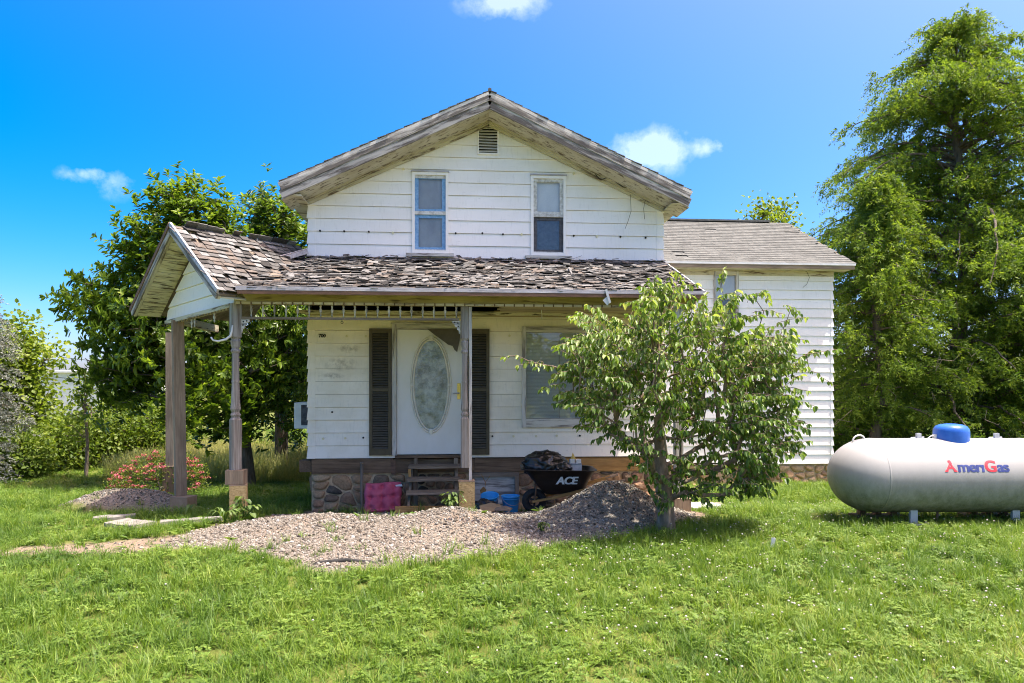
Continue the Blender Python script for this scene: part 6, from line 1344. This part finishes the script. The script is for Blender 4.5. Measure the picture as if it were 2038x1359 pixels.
def mat_grass(name, stops, trans=.4, rough=.5):
    m, nt = new_mat(name)
    a = N(nt, 'ShaderNodeAttribute', attribute_name='v').outputs['Fac']; oi = N(nt, 'ShaderNodeObjectInfo').outputs['Random']
    nn = noise(nt, coords(nt, 'pos', .9), 4, .6)
    s1 = N(nt, 'ShaderNodeMath', operation='MULTIPLY_ADD'); nt.links.new(a, s1.inputs[0]); s1.inputs[1].default_value = .5
    s2 = N(nt, 'ShaderNodeMath', operation='MULTIPLY_ADD'); nt.links.new(oi, s2.inputs[0]); s2.inputs[1].default_value = .28
    s3 = N(nt, 'ShaderNodeMath', operation='MULTIPLY_ADD'); nt.links.new(nn, s3.inputs[0]); s3.inputs[1].default_value = 1.1; s3.inputs[2].default_value = -.48
    nt.links.new(s3.outputs[0], s2.inputs[2]); nt.links.new(s2.outputs[0], s1.inputs[2]); s1.use_clamp = True
    c = ramp(nt, s1.outputs[0], stops).outputs[0]
    p = N(nt, 'ShaderNodeBsdfPrincipled'); nt.links.new(c, p.inputs['Base Color']); p.inputs['Roughness'].default_value = rough; p.inputs['Specular IOR Level'].default_value = .35
    t = N(nt, 'ShaderNodeBsdfTranslucent'); tcl = mixc(nt, 1.0, c, (1.25, 1.3, .55), 'MULTIPLY'); nt.links.new(tcl, t.inputs[0])
    mx = N(nt, 'ShaderNodeMixShader'); mx.inputs[0].default_value = trans; nt.links.new(p.outputs[0], mx.inputs[1]); nt.links.new(t.outputs[0], mx.inputs[2]); o = N(nt, 'ShaderNodeOutputMaterial'); nt.links.new(mx.outputs[0], o.inputs[0]); return m
mat_grass('grass', ((0.0, (0.035, 0.09, 0.012)), (0.35, (0.095, 0.18, 0.02)), (0.7, (0.185, 0.28, 0.032)), (0.9, (0.295, 0.345, 0.08)), (1.0, (0.48, 0.45, 0.24))))
mat_grass('dry_grass', ((0.0, (0.15, 0.20, 0.04)), (0.4, (0.31, 0.33, 0.09)), (1.0, (0.56, 0.49, 0.26))))
mat_grass('clover', ((0.0, (0.07, 0.14, 0.022)), (0.6, (0.16, 0.25, 0.036)), (1.0, (0.27, 0.34, 0.07))), .3)
mat_simple('clover_flower', ((0.3, (0.46, 0.41, 0.35)), (0.7, (0.66, 0.62, 0.55))), 200, rough=.8, bstr=.8)
def tuft(seed, n, rad, h0, h1, w, lean, seedhead=False):
    r = np.random.default_rng(seed); K = 4; V, Fq, vv = [], [], []
    for i in range(n):
        a, b = r.uniform(0, 6.283, 2); q = rad * math.sqrt(r.random()); p = np.array((q * math.cos(a), q * math.sin(a), -.01)); h = np.array((math.cos(b), math.sin(b), 0)); s = np.array((-h[1], h[0], 0)); H = r.uniform(h0, h1); le = lean * r.uniform(.2, 1.4); ww = w * r.uniform(.6, 1.3); o = len(V)
        for k in range(K):
            f = k / (K - 1); c = p + h * H * le * f ** 1.8 + np.array((0, 0, H * f * (1 - .25 * le * f))); wd = ww * (1 - .92 * f ** 1.5) / 2; V += [c - s * wd, c + s * wd]
        Fq += [(o + 2 * k, o + 2 * k + 1, o + 2 * k + 3, o + 2 * k + 2) for k in range(K - 1)]; vv += [r.random()] * (2 * K)
        if seedhead and r.random() < .5:
            t = p + h * H * le + np.array((0, 0, H * (1 - .25 * le)))
            o = len(V); V += [t + np.array((0, 0, -.04)), t + s * .006, t + np.array((0, 0, .05)), t - s * .006]; Fq += [(o, o + 1, o + 2, o + 3)]; vv += [1.0] * 4
    return np_mesh('tuft', np.array(V), np.array(Fq), v=np.array(vv))
def clover(seed, n):
    r = np.random.default_rng(seed); P, D, Nn, L, W = [], [], [], [], []
    for i in range(n):
        a = r.uniform(0, 6.283); q = .07 * math.sqrt(r.random()); c = np.array((q * math.cos(a), q * math.sin(a), r.uniform(.02, .085))); b = r.uniform(0, 6.283); s = r.uniform(.012, .022)
        for k in range(3):
            t = b + 2.094 * k; P.append(c); D.append((math.cos(t), math.sin(t), .15)); Nn.append((r.normal() * .2, r.normal() * .2, 1)); L.append(s); W.append(s * .95)
    V, Fq = leaf_geo(np.array(P), np.array(D), np.array(Nn), L, W, .15, .1, (.5, .9), (.9, .8)); return np_mesh('clover', V, Fq, v=np.repeat(r.random(len(P)), 6))
def weedleaf(seed, n):
    r = np.random.default_rng(seed); a = r.uniform(0, 6.283, n); D = np.column_stack([np.cos(a), np.sin(a), r.uniform(.2, 1.2, n)]); P = np.zeros((n, 3)); L = r.uniform(.05, .11, n); V, Fq = leaf_geo(P, D, np.tile((0, 0, 1.), (n, 1)) + .2 * r.normal(size=(n, 3)), L, L * .33, .3, .3); return np_mesh('weed', V, Fq, v=np.repeat(r.random(n), 6))
grass_src = [src('tuft_%d' % i, tuft(200 + i, 34, .075, .05, .13, .0062, .7), MATS['grass']) for i in range(4)] + [src('tuft_%d' % (4 + i), tuft(220 + i, 26, .06, .09, .20, .0065, .85), MATS['grass']) for i in range(3)] + [src('tuft_7', clover(230, 16), MATS['clover']), src('tuft_8', clover(231, 20), MATS['clover']), src('tuft_9', weedleaf(232, 9), MATS['clover'])]
r = np.random.default_rng(77)
def in_view(x, y, m=.12):
    d = (x - CAM[0]) * FW[0] + (y - CAM[1]) * FW[1]; s = (x - CAM[0]) * RT[0] + (y - CAM[1]) * RT[1]
    return (d > 3.0) & (np.abs(s) < d * (.75 * (1 + m)) + .5)
def under_house(x, y): return ((x > HL + .02) & (x < HR - .02) & (y > .03) & (y < HB)) | ((x > HR - .1) & (x < WR) & (y > WY + .03) & (y < WB))
def sample(n, x0, x1, y0, y1):
    x = r.uniform(x0, x1, n); y = r.uniform(y0, y1, n); k = in_view(x, y) & ~under_house(x, y); return x[k], y[k]
XS, YS, SS = [], [], []
for (x0, x1, y0, y1, dens, s0) in ((-7, 7.5, -8.2, -5.5, 230, .95), (-9, 10, -5.5, -2.5, 185, .95), (-12, 12, -2.5, 2.0, 120, 1.0), (-16, 18, 2.0, 12, 48, 1.1), (-26, 28, 12, 24, 7, 2.2)):
    x, y = sample(int((x1 - x0) * (y1 - y0) * dens), x0, x1, y0, y1); XS.append(x); YS.append(y); SS.append(np.full(len(x), s0))
x, y, s = np.concatenate(XS), np.concatenate(YS), np.concatenate(SS)
g_, d_ = gmask(x, y), dmask(x, y); pr = 1 - sstep(-.10, .03, g_); pr *= 1 - .93 * sstep(-.06, .14, d_); pr = np.maximum(pr, .012)
for (xa, ya, xb, yb, w) in ((-3.80, -2.18, -3.12, -1.92, .16), (-4.85, -1.72, -4.40, -1.52, .20), (-4.40, -2.05, -3.95, -2.28, .34)):
    e = np.array((xb - xa, yb - ya)); t = np.clip(((x - xa) * e[0] + (y - ya) * e[1]) / (e @ e), 0, 1); pr = np.where(np.hypot(x - xa - t * e[0], y - ya - t * e[1]) < w / 2 + .06, 0, pr)
k = r.random(len(x)) < pr; x, y, s = x[k], y[k], s[k]; z = height(x, y)
lush = wob(x * 1.1, y * 1.1); hfac = np.clip(.78 + .55 * lush + .18 * r.normal(size=len(x)), .38, 1.7)
n = len(x); ci = np.where(r.random(n) < .62, r.integers(0, 4, n), r.integers(4, 7, n)); cl = wob(x * .8 + 20, y * .8); ci = np.where((r.random(n) < .26 + .35 * np.clip(cl, 0, 1)), r.integers(7, 10, n), ci)
sv_ = s * r.uniform(.8, 1.25, n)
scatter('grass', np.column_stack([x, y, z]), np.column_stack([r.normal(0, .12, n), r.normal(0, .12, n), r.uniform(0, 6.283, n)]), np.column_stack([sv_, sv_, sv_ * hfac]), ci, grass_src, 'uneven green lawn grass with clover all over the yard', 'grass'); print('grass tufts', n)
# tall dry grass behind the porch at the left
x, y = sample(9000, -14, -1.5, 5.0, 12.0); ds = (y > 5.6 + .8 * wob(x, y) + np.where(x < -8.6, 3.0, 0)) & ~under_house(x, y) & (np.hypot(x - sp0[0], y - sp0[1]) > .9); x, y = x[ds], y[ds]; n = len(x)
tall_src = [src('tall_%d' % i, tuft(260 + i, 16, .10, .28, .62, .006, .5, True), MATS['dry_grass']) for i in range(4)]
s = r.uniform(.8, 1.3, n) * np.clip(.85 + .4 * wob(x * .7, y * .7 + 4), .4, 1.4); scatter('tall_grass', np.column_stack([x, y, height(x, y)]), np.column_stack([r.normal(0, .15, n), r.normal(0, .15, n), r.uniform(0, 6.283, n)]), np.column_stack([s, s, s]), r.integers(0, 4, n), tall_src, 'tall dry straw coloured grass in the field behind the porch', 'grass'); print('tall', n)
# white clover heads
def flower(seed):
    r = np.random.default_rng(seed); m = MB(); h = .10 + .03 * r.random(); m.tube([(0, 0, -.01), (.004, .002, h * .6), (.0, .006, h)], .0012, 4); return m
fl_src = []
for i in range(2):
    import bmesh
    bm = bmesh.new(); bmesh.ops.create_icosphere(bm, subdivisions=1, radius=.0068); V = [(v.co.x * (1 + .2 * random.random()), v.co.y * (1 + .2 * random.random()), v.co.z * .85 + .105) for v in bm.verts]; fs = [tuple(v.index for v in f.verts) for f in bm.faces]; bm.free()
    m = MB(); m.add(V, fs); fl_src.append(src('flower_%d' % i, m.mesh('flower'), MATS['clover_flower']))
x, y = sample(9000, -6, 10, -8, -.5); dn = np.where(x > .6, .55, .05) * np.clip(.55 + .8 * wob(x * .9 + 5, y * .9), .03, 1.3); k = (r.random(len(x)) < dn) & (gmask(x, y) < -.1) & (dmask(x, y) < 0); x, y = x[k], y[k]; n = len(x)
s = r.uniform(.5, 1.35, n); scatter('clover_flowers', np.column_stack([x, y, height(x, y)]), np.column_stack([r.normal(0, .2, n), r.normal(0, .2, n), r.uniform(0, 6.283, n)]), np.column_stack([s, s, s]), r.integers(0, 2, n), fl_src, 'white clover flower heads dotted over the lawn at the right', 'flowers'); print('flowers', n)
# pebbles
def mat_peb():
    m, nt = new_mat('pebble'); oi = N(nt, 'ShaderNodeObjectInfo').outputs['Random']
    c = ramp(nt, oi, ((0.0, (0.045, 0.037, 0.029)), (0.2, (0.125, 0.107, 0.083)), (0.5, (0.215, 0.192, 0.157)), (0.75, (0.285, 0.263, 0.228)), (0.9, (0.20, 0.165, 0.12)), (1.0, (0.44, 0.425, 0.39)))).outputs[0]
    n_ = noise(nt, coords(nt, 'pos', 1.6), 4, .6); c = mixc(nt, ramp(nt, n_, ((.55, 0.0), (.70, .45))).outputs[0], c, (.13, .098, .075)); finish(nt, c, .8, noise(nt, coords(nt, 'pos', 120), 3, .6), .003, .5, .3)
mat_peb()
peb_src = []
for i in range(6):
    bm = bmesh.new(); bmesh.ops.create_icosphere(bm, subdivisions=1, radius=1.0); rr = random.Random(i); sc3 = (1.0, rr.uniform(.65, .95), rr.uniform(.45, .7)); V = [(v.co.x * sc3[0] * rr.uniform(.8, 1.15), v.co.y * sc3[1] * rr.uniform(.8, 1.15), v.co.z * sc3[2] * rr.uniform(.8, 1.15)) for v in bm.verts]; fs = [tuple(v.index for v in f.verts) for f in bm.faces]; bm.free()
    m = MB(); m.add(V, fs); peb_src.append(src('pebble_%d' % i, m.mesh('pebble'), MATS['pebble']))
x = np.concatenate([r.uniform(-5.0, 3.4, 150000), r.uniform(-6.8, -4.2, 7000)]); y = np.concatenate([r.uniform(-4.8, -.05, 150000), r.uniform(0, 1.1, 7000)])
g_, d_ = gmask(x, y), dmask(x, y); bare = sstep(.25, .8, wob(x * 1.3 + 40, y * 2.6)); pr = sstep(-.07, .12, g_) * (1 - .72 * bare) + .10 * sstep(-.1, .1, d_); k = r.random(len(x)) < pr; x, y = x[k], y[k]; n = len(x)
s = np.exp(r.normal(math.log(.0076), .52, n)); s = np.clip(s, .004, .038); scatter('gravel', np.column_stack([x, y, height(x, y) + s * .25]), r.uniform(0, 6.283, (n, 3)) * np.array((.12, .12, 1)), np.column_stack([s, s, s]), r.integers(0, 6, n), peb_src, 'loose pale gravel heaped and spread in front of the porch', 'gravel'); print('pebbles', n)
